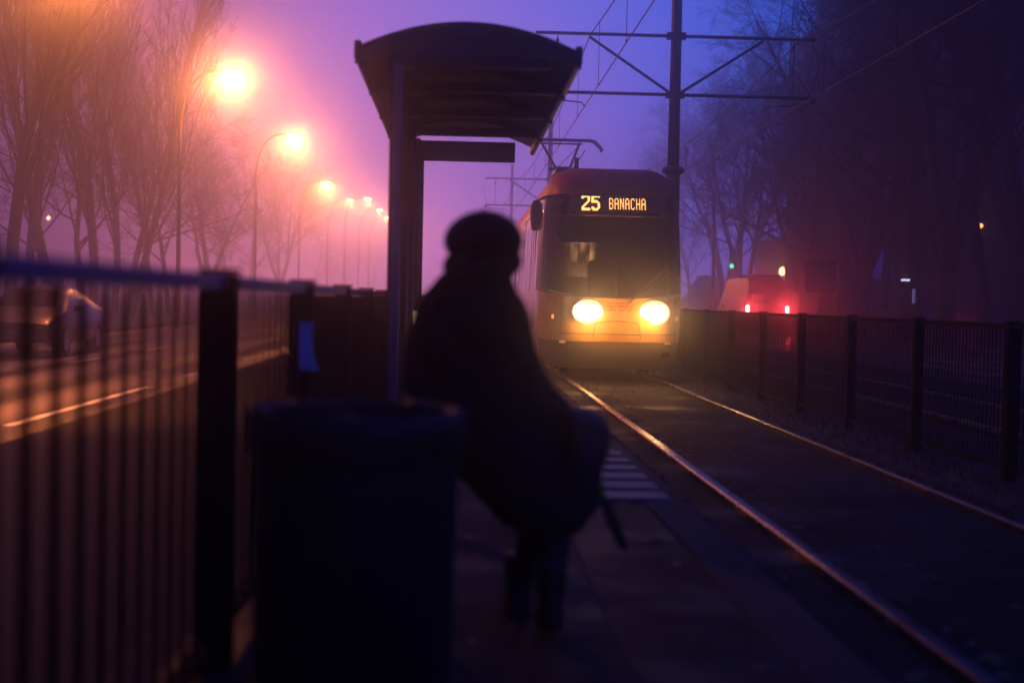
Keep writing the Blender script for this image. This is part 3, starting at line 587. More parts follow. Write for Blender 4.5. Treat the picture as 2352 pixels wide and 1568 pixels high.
# ================================================================== VEHICLES
def vehicle(name, X, Y, rz, kind, label, body_c, lit=False, cat='car', scale=1.0):
    r = empty(name, (X, Y, -.13), rz, label=label, cat=cat); bmat = mat(name + '_paint', body_c, .35, coat=.25)
    gl = mat('vehicle_glass', (.01, .01, .013), .06); ty = mat('tyre_rubber', (.015, .015, .015), .8); rim = mat('wheel_alloy', (.4, .4, .42), .3, metal=1)
    # local +y = forward; stations from the rear (y=0)
    if kind == 'van':
        st = [(0, .96, .40, 1.15, 2.10, .84), (.06, .98, .34, 1.2, 2.45, .80), (.5, 1.0, .34, 1.2, 2.60, .78), (3.6, 1.0, .34, 1.2, 2.58, .78), (4.1, 1.0, .34, 1.2, 2.42, .76), (4.75, .99, .34, 1.22, 1.35, .82), (5.35, .95, .36, 1.05, 1.10, .80), (5.55, .88, .42, .80, .85, .74)]
        L, wy = 5.55, (1.05, 4.6)
    else:
        st = [(0, .74, .42, .86, .90, .66), (.10, .82, .34, .92, 1.02, .70), (.45, .86, .30, .95, 1.08, .68), (1.25, .88, .28, .95, 1.38, .58), (2.0, .89, .28, .95, 1.46, .57), (2.7, .89, .28, .94, 1.40, .57), (3.35, .88, .28, .92, 1.0, .66), (4.1, .84, .30, .82, .86, .66), (4.35, .74, .38, .66, .70, .60)]
        L, wy = 4.35, (.85, 3.45)
    rg = []
    for y, w, z0, zb, zt, wt in st:
        h = []
        pts = [(w * .92, z0), (w, z0 + .1), (w, (z0 + zb) / 2), (w * .985, zb), ((w * .985 + wt) / 2 + .02, (zb + zt) / 2), (wt + .02, zt - (.06 if zt - zb > .2 else .01)), (wt * .8, zt), (wt * .3, zt + (.02 if zt - zb > .2 else .005))]
        rg.append([(x, y, z) for x, z in pts] + [(-x, y, z) for x, z in reversed(pts)])
    b = MB().rings(rg).build('body', bmat, r, smooth=True)
    ed = b.modifiers.new('e', 'EDGE_SPLIT'); ed.split_angle = R(38)
    # windows: panes 6 mm proud of the body
    def pane(s, i, j, a0, a1):
        y0, w0, _, zb0, zt0, wt0 = st[i]; y1, w1, _, zb1, zt1, wt1 = st[j]
        def P(y, w, zb, zt, wt, f):
            x0, x1 = w * .985, wt + .02; return Vector((s * (x0 + (x1 - x0) * f + .008), y, zb + (zt - .06 - zb) * f + .004))
        q = [P(y0 + a0, w0, zb0, zt0, wt0, .08), P(y1 - a1, w1, zb1, zt1, wt1, .08), P(y1 - a1, w1, zb1, zt1, wt1, .86), P(y0 + a0, w0, zb0, zt0, wt0, .86)]
        MB().quad(*q).build('window', gl, r)
    for s in (-1, 1):
        if kind == 'van': pane(s, 3, 4, .05, .02); pane(s, 4, 4, -.9, .1) if False else None
        else: pane(s, 3, 4, .04, .03); pane(s, 4, 5, .03, .04)
    if kind == 'van':
        for s in (-1, 1): MB().box((s * .40, -.012 + .02, 1.75), (.62, .03, .62), rx=R(-4)).build('rear_window', gl, r, bevel=.04)
        MB().box((0, -.02, .46), (1.9, .16, .22)).build('rear_bumper', mat('black_plastic', (.03, .03, .03), .6), r, bevel=.04)
        MB().box((0, -.005, .78), (.5, .02, .11)).build('number_plate', mat('plate_white', (.5, .4, .4), .5), r)
        tl = [(-.88, 1.22), (.88, 1.22)]
        MB().box((0, 1.2, 2.66), (1.3, 1.9, .12)).build('roof_rack', bmat, r, bevel=.05)
    else:
        q = [(-.60, 3.30, 1.02), (.60, 3.30, 1.02), (.52, 2.76, 1.37), (-.52, 2.76, 1.37)]
        MB().quad(*[(x, y + .02, z + .012) for x, y, z in q]).build('windshield', gl, r)
        q = [(-.60, .52, 1.08), (.60, .52, 1.08), (.52, 1.18, 1.35), (-.52, 1.18, 1.35)]
        MB().quad(*[(x, y - .02, z + .015) for x, y, z in q]).build('rear_window', gl, r)
        MB().box((0, .02, .44), (1.5, .16, .20)).build('rear_bumper', bmat, r, bevel=.04)
        MB().box((0, 4.33, .44), (1.45, .14, .20)).build('front_bumper', bmat, r, bevel=.04)
        tl = [(-.66, .80), (.66, .80)]
        for s in (-1, 1): MB().box((s * .60, 4.27, .66), (.26, .12, .12)).build('headlight', mat('car_headlight', (.6, .6, .6), .1), r, bevel=.03)
    for x, z in tl:
        MB().box((x, -.01 if kind == 'van' else .03, z), (.13, .05, .26 if kind == 'van' else .12)).build('tail_light', mat('tail_lit', (.6, .02, .02), .3, emit=(1, .16, .10), estr=60) if lit else mat('tail_dull', (.35, .01, .01), .25), r, bevel=.015)
        if lit:
            light('brake_lamp', 'POINT', (x, -.16, z), lit, (1, .035, .05), r, radius=.05)
    for s in (-1, 1):
        for y in wy:
            wz = .33 if kind != 'van' else .36
            MB().tube([(s * (st[2][1] - .20), y, wz), (s * (st[2][1] + .012), y, wz)], wz, 24).build('wheel', ty, r)
            MB().tube([(s * (st[2][1] - .1), y, wz), (s * (st[2][1] + .02), y, wz)], wz * .62, 16).build('wheel_rim', rim, r)
        MB().box((s * (st[2][1] + .12), 3.0 if kind != 'van' else 4.55, 1.0 if kind != 'van' else 1.3), (.18, .08, .13 if kind != 'van' else .3)).build('mirror', mat('black_plastic', (.03, .03, .03), .6), r, bevel=.03)
    return r
vehicle('van', 13.35, 61, R(4), 'van', 'dark van with glowing red tail lights on the road beyond the fence', (.10, .03, .05), lit=120, cat='van')
vehicle('parked_car', -8.9, 33.0, R(180), 'car', 'dark car seen through the platform fence bars on the wet road', (.07, .05, .06))
vehicle('parked_car', 21.6, 61, R(70), 'car', 'dim parked car with small red tail lights outside the shops', (.03, .03, .06), lit=2)
# ================================================================== STREET LAMPS
lamp_col = (1.0, .245, .05)
def street_lamp(X, Y, h, label, power, arm=1.5, first=None):
    if first is None:
        r = empty('street_lamp', (X, Y, -.02), cat='street lamp', label=label, group='street lamps along the road')
        pm = mat('lamp_pole', (.10, .085, .07), .5)
        MB().tube([(0, 0, 0), (0, 0, 1.4)], [.11, .10], 14).build('pole_base', pm, r, smooth=True)
        pts = [(0, 0, 1.4), (0, 0, h - 2.2)] + [(arm * .75 * (1 - math.cos(t)), 0, h - 2.2 + 2.15 * math.sin(t)) for t in [math.pi / 2 * i / 10 for i in range(1, 11)]] + [(arm, 0, h)]
        MB().tube(pts, [.085, .06] + [.05] * 11, 10).build('pole', pm, r, smooth=True)
        rg = []
        for q, (w, hh) in enumerate(((.05, .04), (.13, .08), (.16, .10), (.14, .09), (.05, .05))):
            x = arm - .05 + q * .17; rg.append([(x, w * math.cos(t * math.pi / 6), h + .03 + hh * math.sin(t * math.pi / 6)) for t in range(12)])
        MB().rings(rg).build('lamp_head', pm, r, smooth=True)
        hd = MB(); rg = []
        for q, (w, hh) in enumerate(((.04, .02), (.11, .07), (.12, .09), (.1, .07), (.04, .02))):
            x = arm + .05 + q * .13; rg.append([(x, w * math.cos(t * math.pi / 6), h - .05 + hh * math.sin(t * math.pi / 6)) for t in range(12)])
        hd.rings(rg); hd.build('lamp_glass', mat('lamp_glass', (.9, .9, .9), .3, emit=(1, .60, .25), estr=60), r, smooth=True)
    else:
        r = copy_tree(first, label=label); r.location = (X, Y, -.02)
    return r
lamps = []
LP = [(-10.2, 13.0, 'street lamp nearest the platform, standing left of the poplars'), (-10.55, 32.0, 'street lamp by the road just beyond the top of the poplars, nearest of the row'), (-10.2, 52.2, 'big glowing street lamp with curved arm beside the bare trees'), (-10.25, 72, 'second glowing street lamp behind the curved one, faint arm'),
      (-11.35, 101.5, 'third street lamp in the fog with a small bright glow'), (-10.95, 119, 'small distant street lamp dot left of its twin'), (-9.35, 116.6, 'small distant street lamp dot slightly higher than its neighbour'), (-9.2, 131, 'tiny distant street lamp dot second from the shelter'), (-9.05, 143, 'tiniest distant street lamp dot touching the shelter post')]
first = None
for i, (X, Y, lb) in enumerate(LP):
    h = 9.35 if i < 4 else (9.25 if i == 4 else 9.6)
    r = street_lamp(X, Y, 9.35, lb, 1, first=first)
    if first is None: first = r
    lamps.append(r)
    pw = [19000, 3000, 3300, 4600, 6000, 3000, 2500, 2600, 2400][i]
    light('lamp_light', 'SPOT', (X + 1.85, Y, 9.1), pw, lamp_col, radius=.22, spot=(179, .2) if i else (62, .8), rot=None if i else (R(24), R(-9), 0))
# ================================================================== TREES
def bare_tree(seed, H, style):
    """returns (trunk mesh builder, crown mesh builder)"""
    rn = random.Random(seed); T = MB(); C = MB()
    def branch(p, d, L, r, lv, n):
        pts = [p.copy()]; rs = [r]; q = p.copy(); dd = d.copy()
        for i in range(n):
            wob = .10 if lv < 2 else .2
            dd = (dd + Vector((rn.gauss(0, wob), rn.gauss(0, wob), rn.gauss(0, wob * .6) + (.07 if style != 'poplar' else .16)))).normalized()
            q = q + dd * (L / n); pts.append(q.copy()); rs.append(max(.006, r * (1 - .75 * (i + 1) / n)))
        (T if lv < 2 else C).tube(pts, rs, 7 if lv == 0 else (5 if lv == 1 else 3), cap=False)
        if lv >= 4: return
        if style == 'poplar': cnt = [38, 13, 8, 0][lv]; 
        elif style == 'fork': cnt = [9, 8, 7, 4][lv]
        else: cnt = [11, 7, 6, 4][lv]
        for k in range(cnt):
            t = (.12 if style == 'poplar' else .30) + .68 * (k + rn.random()) / cnt if lv == 0 else .2 + .78 * (k + rn.random()) / cnt
            t = min(t, .99); f = t * n; i = min(int(f), n - 1); a = f - i
            pp = pts[i].lerp(pts[i + 1], a); ld = (pts[i + 1] - pts[i]).normalized()
            ang = rn.uniform(0, 2 * math.pi); side = ld.orthogonal().normalized(); side = (Matrix.Rotation(ang, 3, ld) @ side)
            sp_ = {'poplar': .36, 'fork': .85, 'round': .95}[style] * rn.uniform(.7, 1.2)
            nd = (ld * math.cos(sp_) + side * math.sin(sp_)).normalized()
            if style == 'poplar': nl = L * (.34 if lv == 0 else .42) * rn.uniform(.7, 1.15) * (1.15 - .7 * t)
            else: nl = L * (.62 if lv == 0 else .5) * rn.uniform(.7, 1.15) * (1.2 - .55 * t)
            rr = rs[i] * ((.30 if style == 'poplar' else .45) if lv == 0 else .5)
            branch(pp, nd, nl, max(rr, .006), lv + 1, 5 if lv == 0 else (4 if lv == 1 else 2))
    if style == 'poplar': branch(Vector((0, 0, 0)), Vector((0, 0, 1)), H, H * .008, 0, 9)
    elif style == 'fork':
        T.tube([(0, 0, -.1), (0, 0, .8), (.05, 0, 1.9)], [.34, .27, .25], 9)
        for k in range(4):
            a = k * 1.6 + rn.random(); tilt = rn.uniform(.16, .34)
            branch(Vector((.04 * math.cos(a), .04 * math.sin(a), 1.7)), Vector((math.sin(tilt) * math.cos(a), math.sin(tilt) * math.sin(a), math.cos(tilt))), H * .8, .17, 0 if k < 3 else 1, 7)
    else: branch(Vector((0, 0, 0)), Vector((0, 0, 1)), H * .8, H * .016, 0, 7)
    return T, C
protos = {}
def proto_tree(style, idx, H, seed):
    T, C = bare_tree(seed, H, style)
    r = empty('poplar_tree' if style == 'poplar' else 'bare_tree', (0, 0, 0)); T.build('trunk', M['bark'], r, smooth=True); C.build('crown', M['twig'], r)
    protos[(style, idx)] = [r, False]
proto_tree('poplar', 0, 22, 3); proto_tree('poplar', 1, 20, 8)
proto_tree('fork', 0, 11, 11); proto_tree('fork', 1, 12, 21)
proto_tree('round', 0, 10, 31); proto_tree('round', 1, 9, 44)
def tree(style, idx, X, Y, sc, rz, label, group):
    p = protos[(style, idx)]
    if not p[1]: r = p[0]; p[1] = True
    else: r = copy_tree(p[0])
    r.location = (X, Y, -.12); r.rotation_euler = (0, 0, rz); r.scale = (sc, sc, sc); r.name = 'poplar_tree' if style == 'poplar' else 'bare_tree'
    tag(r, label, 'tree', group); return r
gL = 'bare trees lining the far side of the lamp road'
TL = [('poplar', 0, 20, 34, 1.0, 'darkest tall poplar at the very left edge'), ('poplar', 1, 130, 40, 1.05, 'tall poplar second from the left edge'), ('poplar', 0, 215, 47, 1.0, 'tall poplar behind the orange lamp glow'), ('poplar', 1, 300, 54, .92, 'slim poplar left of the curved street lamp'),
      ('poplar', 1, 70, 52, 1.1, 'hazy poplar behind the two leftmost poplars'), ('poplar', 0, 350, 66, .85, 'faint poplar just before the curved lamp pole'), ('poplar', 0, 262, 62, .95, 'faint poplar between the glow and the curved lamp'),
      ('round', 0, 300, 58, 1.0, 'bare spreading tree under the curved lamp arm'), ('round', 1, 390, 64, .95, 'bare spreading tree whose twigs cross the curved lamp pole'), ('fork', 0, 480, 72, .75, 'bare tree with fanned twigs right of the curved lamp'), ('round', 0, 575, 88, .8, 'small misty tree under the second lamp'),
      ('round', 1, 190, 46, .9, 'low bare tree in front of the second and third poplars'), ('round', 1, 110, 38, .85, 'low bare tree with thin trunk over the parked car'), ('fork', 1, 640, 100, .8, 'misty bare tree right of the second lamp'), ('round', 0, 720, 112, .85, 'very faint tree under the third lamp'), ('round', 1, 800, 128, .9, 'palest tree on the left of the shelter'),
      ('fork', 0, 855, 140, .9, 'ghostly tree touching the shelter post'), ('poplar', 0, 520, 120, .6, 'faint slender tree between the first two lamps')]
for i, (st_, ix, px, Y, sc, lb) in enumerate(TL):
    d_ = 15.0 + (i * 7 % 5) * .5 + (2.2 if i in (4, 5, 6, 10, 14, 17) else 0); Y2 = 3267 * d_ / (1050 - px)
    tree(st_, ix, xat(px, Y2), Y2, sc * max(1, min(1.3, Y2 / Y)), i * 1.7, lb, gL)
gR = 'bare trees beyond the road on the van side'
TR = [('fork', 0, 1706, 66, .98, 'forked bare tree whose trunk rises above the van'), ('fork', 1, 1835, 62, .95, 'thick forked tree in front of the lit doorway'), ('round', 0, 1770, 84, 1.1, 'thin tree behind and between the two forked trees'), ('round', 1, 1590, 96, .75, 'small bare tree low beside the tram edge'),
      ('round', 0, 1905, 70, 1.2, 'dark tree behind the hanging sign board'), ('fork', 0, 1980, 52, 1.15, 'large dark tree left of the blue shop sign'), ('fork', 1, 2090, 46, 1.2, 'large dark tree above the white lit sign'), ('fork', 1, 2175, 38, 1.1, 'tall dark tree in front of the shops'),
      ('round', 1, 2270, 36, 1.4, 'darkest tree by the small orange light'), ('fork', 0, 2345, 34, 1.25, 'dark tree at the right-hand picture edge'), ('round', 0, 2030, 60, 1.3, 'dim broad tree in front of the apartment tower'), ('fork', 1, 1665, 105, .95, 'pale bare tree behind the forked tree by the van'), ('round', 0, 1850, 100, 1.25, 'faint tall tree over the lit doorway')]
for i, (st_, ix, px, Y, sc, lb) in enumerate(TR):
    d_ = 17.6 + (2.5 if i in (2, 4, 10, 12) else 0) + (i * 3 % 4) * .25; Y2 = min(Y if i in (3, 11) else 3267 * d_ / (px - 1050), 130)
    tree(st_, ix, xat(px, Y2), Y2, sc * (1.15 if i < 2 else 1.3), i * 2.3 + .4, lb, gR)
# low far hedge behind the tall pole
hb = MB(); rn = random.Random(9)
for k in range(2600):
    y = rn.uniform(112, 120); x = rn.uniform(xat(1560, 115), xat(1700, 115)); z = rn.uniform(0, 1) ** .7 * (1.6 + 1.5 * math.exp(-((x - xat(1630, 115)) / 1.2) ** 2) + .5 * math.sin(x * 1.3))
    s = rn.uniform(.08, .22); a = Euler((rn.uniform(0, 6), rn.uniform(0, 6), 0)).to_matrix()
    hb.quad(*[Vector((x, y, z)) + a @ Vector(c) * s for c in ((-1, -1, 0), (1, -1, 0), (1, 1, 0), (-1, 1, 0))])
tag(hb.build('hedge', M['twig']), 'low dark misty hedge at the end of the road beside the tram', 'hedge')
# ================================================================== BUILDINGS (right)
conc = mat('facade_dark', (.022, .025, .036), .8, var=.2, scale=.6)
wgl = mat('dark_window', (.015, .018, .03), .2)
def block(name, x0, x1, y0, y1, h, label, floors, bays, cat='building', steps=()):
    r = empty(name, (x0, y0, -.1), label=label, cat=cat)
    MB().box(((x1 - x0) / 2, (y1 - y0) / 2, h / 2), (x1 - x0, y1 - y0, h)).build('wall', conc, r)
    MB().box(((x1 - x0) / 2, (y1 - y0) / 2, h + .2), (x1 - x0 + .5, y1 - y0 + .5, .4)).build('roof', conc, r)
    n = 0
    for f in range(floors):
        for b in range(bays):
            if n >= 90: break
            n += 1
            x = (b + .5) * (x1 - x0) / bays; z = 4.4 + f * (h - 5.0) / floors
            MB().box((x, -.02, z), ((x1 - x0) / bays * .5, .06, 1.4)).build('window', wgl, r)
    for sx, sw, sh_ in steps:
        MB().box((sx, (y1 - y0) / 2, sh_ / 2), (sw, y1 - y0 - 1, sh_)).build('wing', conc, r)
    return r
block('apartment_tower', xat(2120, 96), xat(2120, 96) + 22, 96, 112, 30.5, 'dark high apartment tower fading in fog behind the right trees', 9, 8)
block('apartment_block', xat(1950, 118), xat(1950, 118) + 14, 118, 132, 29.5, 'faint stepped apartment block left of the high tower', 8, 6, steps=((-1.2, 2.3, 25.5),))
sb = block('shop_building', xat(1925, 72), xat(1925, 72) + 26, 72, 84, 6.6, 'low dark shop building with a blue fascia sign', 1, 10)
def onface(px0, px1, py0, py1, Y, m, name, parent, th=.12, dy=-.1):
    a = at(px0, py0, Y); b = at(px1, py1, Y)
    c = (a + b) / 2 - parent.location; c.y = Y + dy - parent.location.y
    return MB().box(c, (abs(b.x - a.x), th, abs(a.z - b.z))).build(name, m, parent)
onface(1960, 2046, 576, 641, 72, mat('blue_fascia', (.03, .07, .45), .5, emit=(.01, .03, .3), estr=.4), 'fascia_sign', sb)
onface(1960, 2046, 546, 574, 72, mat('maroon_fascia', (.10, .02, .05), .6, emit=(.12, .01, .06), estr=.12), 'fascia_panel', sb)
for a, b in ((2022, 2040), (2075, 2100), (1985, 2000)):
    onface(a, b, 645, 718, 72, mat('shop_glow', (.03, .05, .2), .3, emit=(.015, .04, .28), estr=.30), 'shop_window', sb)
tag(MB().box(at(2080, 643, 48), (.30, .10, .065)).build('lit_sign', mat('white_sign', (.8, .8, .8), .4, emit=(.75, .7, 1), estr=1.8), bevel=.03), 'small white lit sign hanging under the tree by the shops', 'sign')
tag(MB().box(at(2099, 680, 48), (.10, .1, .5)).build('window_light', mat('pale_lamp', (.8, .8, .8), .4, emit=(.3, .35, 1), estr=.2), bevel=.03), 'faint vertical bluish light below the white lit sign', 'light')
tag(MB().lathe(at(2249, 676, 50), [(.02, 0), (.10, .12), (.12, .2), (.02, .24)], 12).build('wall_lamp', mat('blue_lamp', (.8, .8, .8), .4, emit=(.25, .45, 1), estr=1.4), smooth=True), 'small blue white lamp near the right-hand end of the fence', 'lamp')
tag(MB().lathe(at(2253, 524, 60), [(.02, 0), (.09, .06), (.09, .14), (.02, .2)], 12).build('window_lamp', mat('amber_lamp', (.8, .8, .8), .4, emit=(1, .4, .12), estr=4), smooth=True), 'tiny orange light high among the dark right trees', 'lamp')
# lit house behind the forked trees
lh = block('lit_house', xat(1788, 96), xat(1788, 96) + 9, 96, 104, 5.6, 'house with warm lit entrance glowing behind the forked trees', 1, 3)
onface(1806, 1832, 600, 716, 96, mat('lamplit_wall_glow', (.6, .4, .3), .6, emit=(1, .28, .18), estr=.9), 'lit_entrance', lh)  # lantern light on this wall is put in as its own glow
for i, (px, py) in enumerate(((1796, 628), (1822, 620), (1846, 622))):
    p = at(px, py, 95); o = MB().lathe(p - lh.location - Vector((0, 0, .15)), [(.03, 0), (.16, .08), (.2, .3), (.12, .55), (.02, .6)], 14).build('wall_lantern', mat('lantern', (.9, .8, .6), .4, emit=(1, .55, .22), estr=9), lh, smooth=True)
    if i == 1: light('lantern_light', 'POINT', p + Vector((0, -.5, -.6)), 45, (1, .36, .16), radius=.2)
# billboard, traffic light, tall pole
bb = empty('billboard', (xat(1882, 56), 56, -.1), label='dark square sign board on a post between tree and shops', cat='sign board')
a = at(1848, 598, 56); b = at(1918, 672, 56); cx = (a.x + b.x) / 2 - bb.location.x
MB().box((cx, 0, (a.z + b.z) / 2 + .1), (b.x - a.x, .15, a.z - b.z)).build('board', mat('board_dark', (.025, .025, .05), .6), bb, bevel=.02)
MB().tube([(cx, .05, 0), (cx, .05, b.z + .2)], .06, 10).build('post', M['mast'], bb)
tlp = at(1680, 611, 88); tf = empty('traffic_light', (tlp.x + .25, 88, -.1), label='traffic light showing green far down the road by the van', cat='traffic light')
MB().tube([(0, 0, 0), (0, 0, tlp.z + .8)], .06, 10).build('post', M['mast'], tf)
MB().box((-.25, 0, tlp.z + .38), (.3, .22, 1.0)).build('signal_head', mat('signal_black', (.02, .02, .02), .5), tf, bevel=.03)
MB().tube([(-.25, -.12, tlp.z + .1), (-.25, -.16, tlp.z + .1)], .12, 14).build('green_lamp', mat('green_lamp', (.1, .8, .5), .3, emit=(.03, 1, .45), estr=5), tf)
po = empty('tall_pole', (xat(1636, 74), 74, -.1), label='tall thin unlit pole rising beside the tram in the fog', cat='pole')
MB().tube([(0, 0, 0), (0, 0, 7.2)], [.12, .06], 10).build('pole', M['mast'], po, smooth=True)
MB().tube([(0, 0, 7.2), (-.9, 0, 7.35)], .04, 8).build('arm', M['mast'], po)
MB().lathe((0, 0, 0), [(.3, 0), (.3, 1.4), (.2, 1.6), (.1, 1.7)], 12).build('pole_base', M['mast'], po)
tag(MB().lathe(at(111, 506, 60), [(.02, 0), (.07, .05), (.09, .12), (.02, .2)], 12).build('window_lamp', mat('amber_lamp2', (.8, .8, .8), .4, emit=(1, .45, .2), estr=5), smooth=True), 'tiny orange light between the leftmost poplars', 'lamp')
# ================================================================== PERSON
PY = 4.86
pm = empty('person', (0, 0, 0), label='stooped person in a dark coat and beret walking along the platform', cat='person')
coat_m = mat('dark_wool', (.006, .006, .010), .95, var=.2, scale=30); skin = mat('skin', (.22, .12, .09), .55)
def PW(px, py, dy=0.0): return at(px, py, PY + dy)
def ellring(px0, px1, py, dy, dep, n=22, wob=0):
    a, b = PW(px0, py, dy), PW(px1, py, dy); c = (a + b) / 2; w = (b.x - a.x) / 2; z = c.z
    return [(c.x + w * math.copysign(abs(math.cos(t)) ** .9, math.cos(t)), PY + dy + dep * math.sin(t) * (1 + .05 * math.sin(5 * t + wob)), z + wob * 0) for t in [2 * math.pi * i / n for i in range(n)]]
rows = [(1068, 1158, 588, .0, .06), (1042, 1166, 606, .0, .09), (1022, 1168, 630, .0, .11), (984, 1184, 656, .0, .13), (958, 1208, 692, 0, .15), (942, 1224, 745, 0, .16), (934, 1236, 800, 0, .16), (938, 1246, 850, 0, .16), (948, 1262, 895, 0, .16), (968, 1278, 950, 0, .17), (992, 1300, 1010, 0, .175), (1024, 1330, 1065, 0, .18), (1064, 1352, 1110, 0, .18), (1098, 1360, 1150, 0, .175), (1130, 1356, 1185, 0, .165), (1165, 1340, 1208, 0, .15), (1190, 1325, 1219, 0, .13)]
ct = MB().rings([ellring(a, b, y, dy, d, wob=i * .4) for i, (a, b, y, dy, d) in enumerate(rows)]).build('coat', coat_m, pm, smooth=True)
ss = ct.modifiers.new('s', 'SUBSURF'); ss.levels = ss.render_levels = 2
tx = bpy.data.textures.new('folds', 'CLOUDS'); tx.noise_scale = .12; tx.noise_depth = 2
dm_ = ct.modifiers.new('d', 'DISPLACE'); dm_.texture = tx; dm_.strength = .035; dm_.mid_level = .5; dm_.texture_coords = 'LOCAL'
# beret
rg = []
for px0, px1, py, dep in ((1055, 1165, 596, .07), (1030, 1190, 588, .10), (1018, 1199, 570, .125), (1017, 1203, 548, .135), (1026, 1197, 525, .13), (1045, 1180, 505, .115), (1070, 1158, 491, .085), (1095, 1135, 483, .04)): rg.append(ellring(px0, px1, py, -.01, dep, 24))
bt = MB().rings(rg).build('beret', mat('beret_wool', (.008, .008, .011), 1.0), pm, smooth=True); s_ = bt.modifiers.new('s', 'SUBSURF'); s_.levels = s_.render_levels = 1
MB().tube([PW(1112, 486), PW(1114, 479)], .008, 6).build('beret_stalk', mat('beret_wool', (.008, .008, .011), 1.0), pm)
# coat sleeves (children), collar
def limb(name, pts, rad, m, sub=1):
    o = MB().tube(pts, rad, 12).build(name, m, pm, smooth=True); return o
limb('sleeve', [PW(1158, 705, .0), PW(1184, 790, .02), PW(1218, 870, .03), PW(1275, 950, -.01), PW(1338, 985, -.03)], [.055, .06, .058, .05, .045], coat_m)
limb('sleeve', [PW(1015, 705, .0), PW(975, 790, -.02), PW(965, 880, -.06), PW(1010, 950, -.13)], [.06, .068, .062, .048], coat_m)
cl = limb('scarf', [PW(1040, 612, -.09), PW(1105, 622, -.13), PW(1170, 612, -.08), PW(1180, 600, .05), PW(1110, 604, .10), PW(1040, 604, .04), PW(1040, 612, -.09)], .035, mat('scarf_wool', (.006, .006, .010), .95))
# one continuous body: skin modifier figure (pelvis root, spine, head, arms, legs with feet, fingers)
V = []; E = []; RD = []
def vv(p, r, par=None):
    V.append(tuple(p)); RD.append(r); i = len(V) - 1
    if par is not None: E.append((par, i))
    return i
gz = pz
pel = vv(PW(1215, 1010, .02), .12); sp1 = vv(PW(1175, 900, .0), .115, pel); chs = vv(PW(1120, 760, -.01), .125, sp1); nk0 = vv(PW(1110, 655, -.02), .06, chs); hd0 = vv(PW(1110, 600, -.03), .065, nk0); hd1 = vv(PW(1110, 555, -.03), .085, hd0); hd2 = vv(PW(1110, 520, -.02), .075, hd1)
# right arm to bag
sR = vv(PW(1165, 715, .0), .06, chs); eR = vv(PW(1220, 865, .03), .042, sR); wR = vv(PW(1340, 985, -.03), .027, eR); hR = vv(PW(1356, 1004, -.035), .03, wR)
for k in range(4):
    a = vv(PW(1362 + k * 4, 1014 + k * 2, -.06 + k * .022), .010, hR); b = vv(PW(1366 + k * 4, 1030 + k, -.07 + k * .022), .009, a); c = vv(PW(1360 + k * 4, 1040 + k, -.06 + k * .02), .008, b)
th = vv(PW(1352, 1022, -.07), .010, hR); vv(PW(1358, 1034, -.075), .009, th)
sL = vv(PW(1025, 715, .0), .06, chs); eL = vv(PW(962, 860, -.05), .042, sL); wL = vv(PW(1015, 955, -.14), .027, eL); hL = vv(PW(1030, 970, -.15), .03, wL)
for k in range(4):
    a = vv(PW(1040 + k * 3, 984 - k * 6, -.16), .010, hL); b = vv(PW(1050 + k * 2, 996 - k * 6, -.15), .009, a); vv(PW(1052 + k * 2, 1006 - k * 6, -.13), .008, b)
th = vv(PW(1026, 990, -.17), .010, hL); vv(PW(1034, 1000, -.17), .009, th)
# legs: mid-stride
hipL = vv(PW(1180, 1050, .0), .09, pel); knL = vv(PW(1228, 1215, -.02), .06, hipL); anL = at(1190, 1395, PY + .10); anL.z = gz + .085; a1 = vv(anL, .038, knL); 
ft = anL + Vector((-.02, .05, -.05)); f1 = vv(ft, .036, a1); vv(ft + Vector((-.01, .13, -.005)), .03, f1)
hipR = vv(PW(1262, 1050, .0), .09, pel); knR = vv(PW(1280, 1215, -.03), .06, hipR); anR = at(1262, 1420, PY - .22); anR.z = gz + .12; a1 = vv(anR, .038, knR)
ft = anR + Vector((0, .05, -.07)); f1 = vv(ft, .036, a1); vv(ft + Vector((0, .12, -.02)), .03, f1)
me = bpy.data.meshes.new('body'); me.from_pydata(V, E, []); bo = bpy.data.objects.new('body', me); COL.objects.link(bo); bo.parent = pm
sk = bo.modifiers.new('skin', 'SKIN'); sk.use_smooth_shade = True; me.materials.append(mat('dark_clothing', (.012, .011, .014), .9))
for i, d in enumerate(me.skin_vertices[0].data): d.radius = (RD[i], RD[i]); d.use_root = (i == 0)
sb_ = bo.modifiers.new('s', 'SUBSURF'); sb_.levels = sb_.render_levels = 1
MB().tube([PW(1078, 575, -.10), PW(1070, 590, -.09)], .012, 8).build('hair_lock', mat('grey_hair', (.05, .05, .06), .8), pm)
# boots
for an in (anL, anR):
    MB().rings([[(an.x + w * math.cos(t * math.pi / 8) , an.y + y0 + l * math.sin(t * math.pi / 8), an.z + z) for t in range(16)] for z, w, l, y0 in ((-.085, .048, .13, .05), (-.06, .05, .13, .05), (-.03, .045, .10, .03), (.02, .046, .055, .0), (.10, .052, .055, 0), (.13, .053, .055, 0))]).build('boot', mat('boot_leather', (.012, .011, .012), .5), pm, smooth=True)
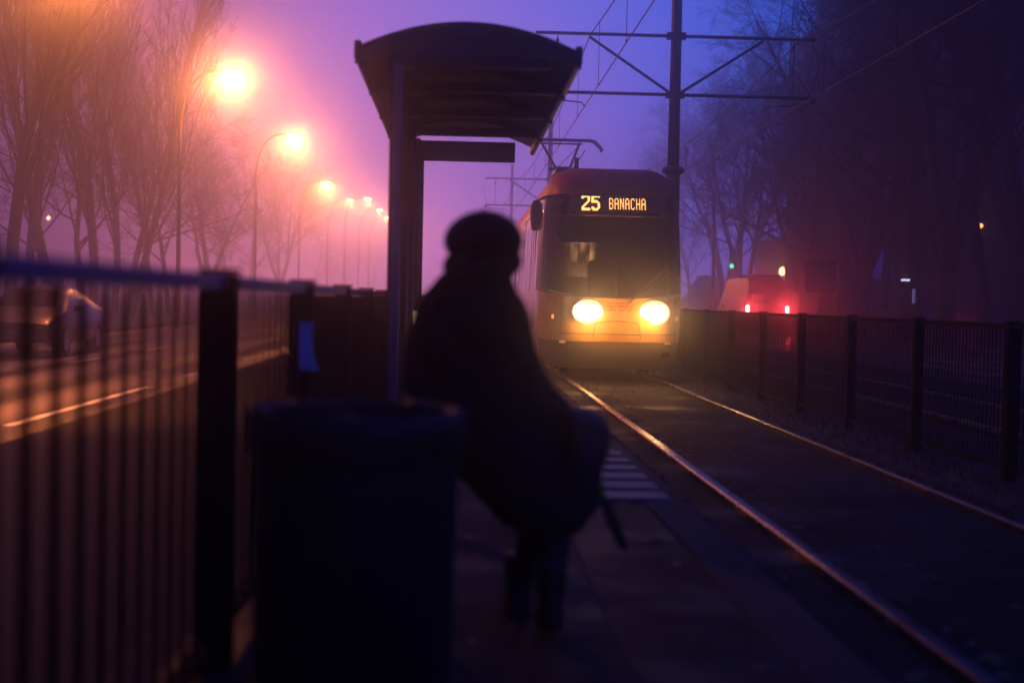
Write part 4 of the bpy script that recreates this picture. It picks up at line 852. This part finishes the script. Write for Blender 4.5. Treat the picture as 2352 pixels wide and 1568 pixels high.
# bag
rg = []
for px0, px1, py, dep in ((1310, 1345, 938, .03), (1300, 1370, 944, .06), (1294, 1392, 960, .085), (1292, 1406, 985, .095), (1294, 1407, 1010, .095), (1298, 1400, 1040, .095), (1302, 1386, 1075, .09), (1306, 1380, 1120, .085), (1308, 1374, 1160, .08), (1312, 1362, 1190, .06)): rg.append(ellring(px0, px1, py, -.05, dep, 20))
bg_ = MB().rings(rg).build('hand_bag', mat('bag_nylon', (.016, .020, .045), .55, var=.2, scale=20), smooth=True); s_ = bg_.modifiers.new('s', 'SUBSURF'); s_.levels = s_.render_levels = 2; dm_ = bg_.modifiers.new('d', 'DISPLACE'); dm_.texture = tx; dm_.strength = .03; dm_.texture_coords = 'LOCAL'
tag(bg_, "bulging dark bag held at the walking person's hip", 'bag')
um = empty('umbrella', (0, 0, 0), label='folded dark umbrella with green handle hanging beside the bag', cat='umbrella')
MB().tube([PW(1384, 1140, -.06), PW(1395, 1165, -.06), PW(1420, 1225, -.06), PW(1436, 1262, -.06)], [.012, .020, .022, .010], 10).build('folded_canopy', mat('umbrella_cloth', (.010, .010, .014), .8), um, smooth=True)
MB().tube([PW(1366, 1112, -.06), PW(1374, 1104, -.06), PW(1382, 1112, -.06), PW(1384, 1142, -.06)], .011, 8).build('handle', mat('green_handle_glow', (.02, .25, .03), .4, emit=(.01, .3, .02), estr=.02), um, smooth=True)  # faint emission brightens the handle, which is no lamp
# ================================================================== HAZE
hz = MB().box((0, 115, (HAZE_TOP - 1.3) / 2), (560, 400, HAZE_TOP + 1.3))
hm = bpy.data.materials.new('haze'); hm.use_nodes = True; t = hm.node_tree; t.nodes.remove(t.nodes['Principled BSDF'])
pv = t.nodes.new('ShaderNodeVolumePrincipled'); pv.inputs['Color'].default_value = (.97, .96, .98, 1); pv.inputs['Density'].default_value = HAZE_D; pv.inputs['Anisotropy'].default_value = HAZE_G
pv2 = t.nodes.new('ShaderNodeVolumePrincipled'); pv2.inputs['Color'].default_value = (.78, .88, 1.0, 1); pv2.inputs['Density'].default_value = HAZE_D2; pv2.inputs['Anisotropy'].default_value = .5
av = t.nodes.new('ShaderNodeAddShader'); t.links.new(pv.outputs[0], av.inputs[0]); t.links.new(pv2.outputs[0], av.inputs[1])
t.links.new(av.outputs[0], t.nodes['Material Output'].inputs['Volume'])
o = hz.build('haze', hm); o['kind'] = 'stuff'
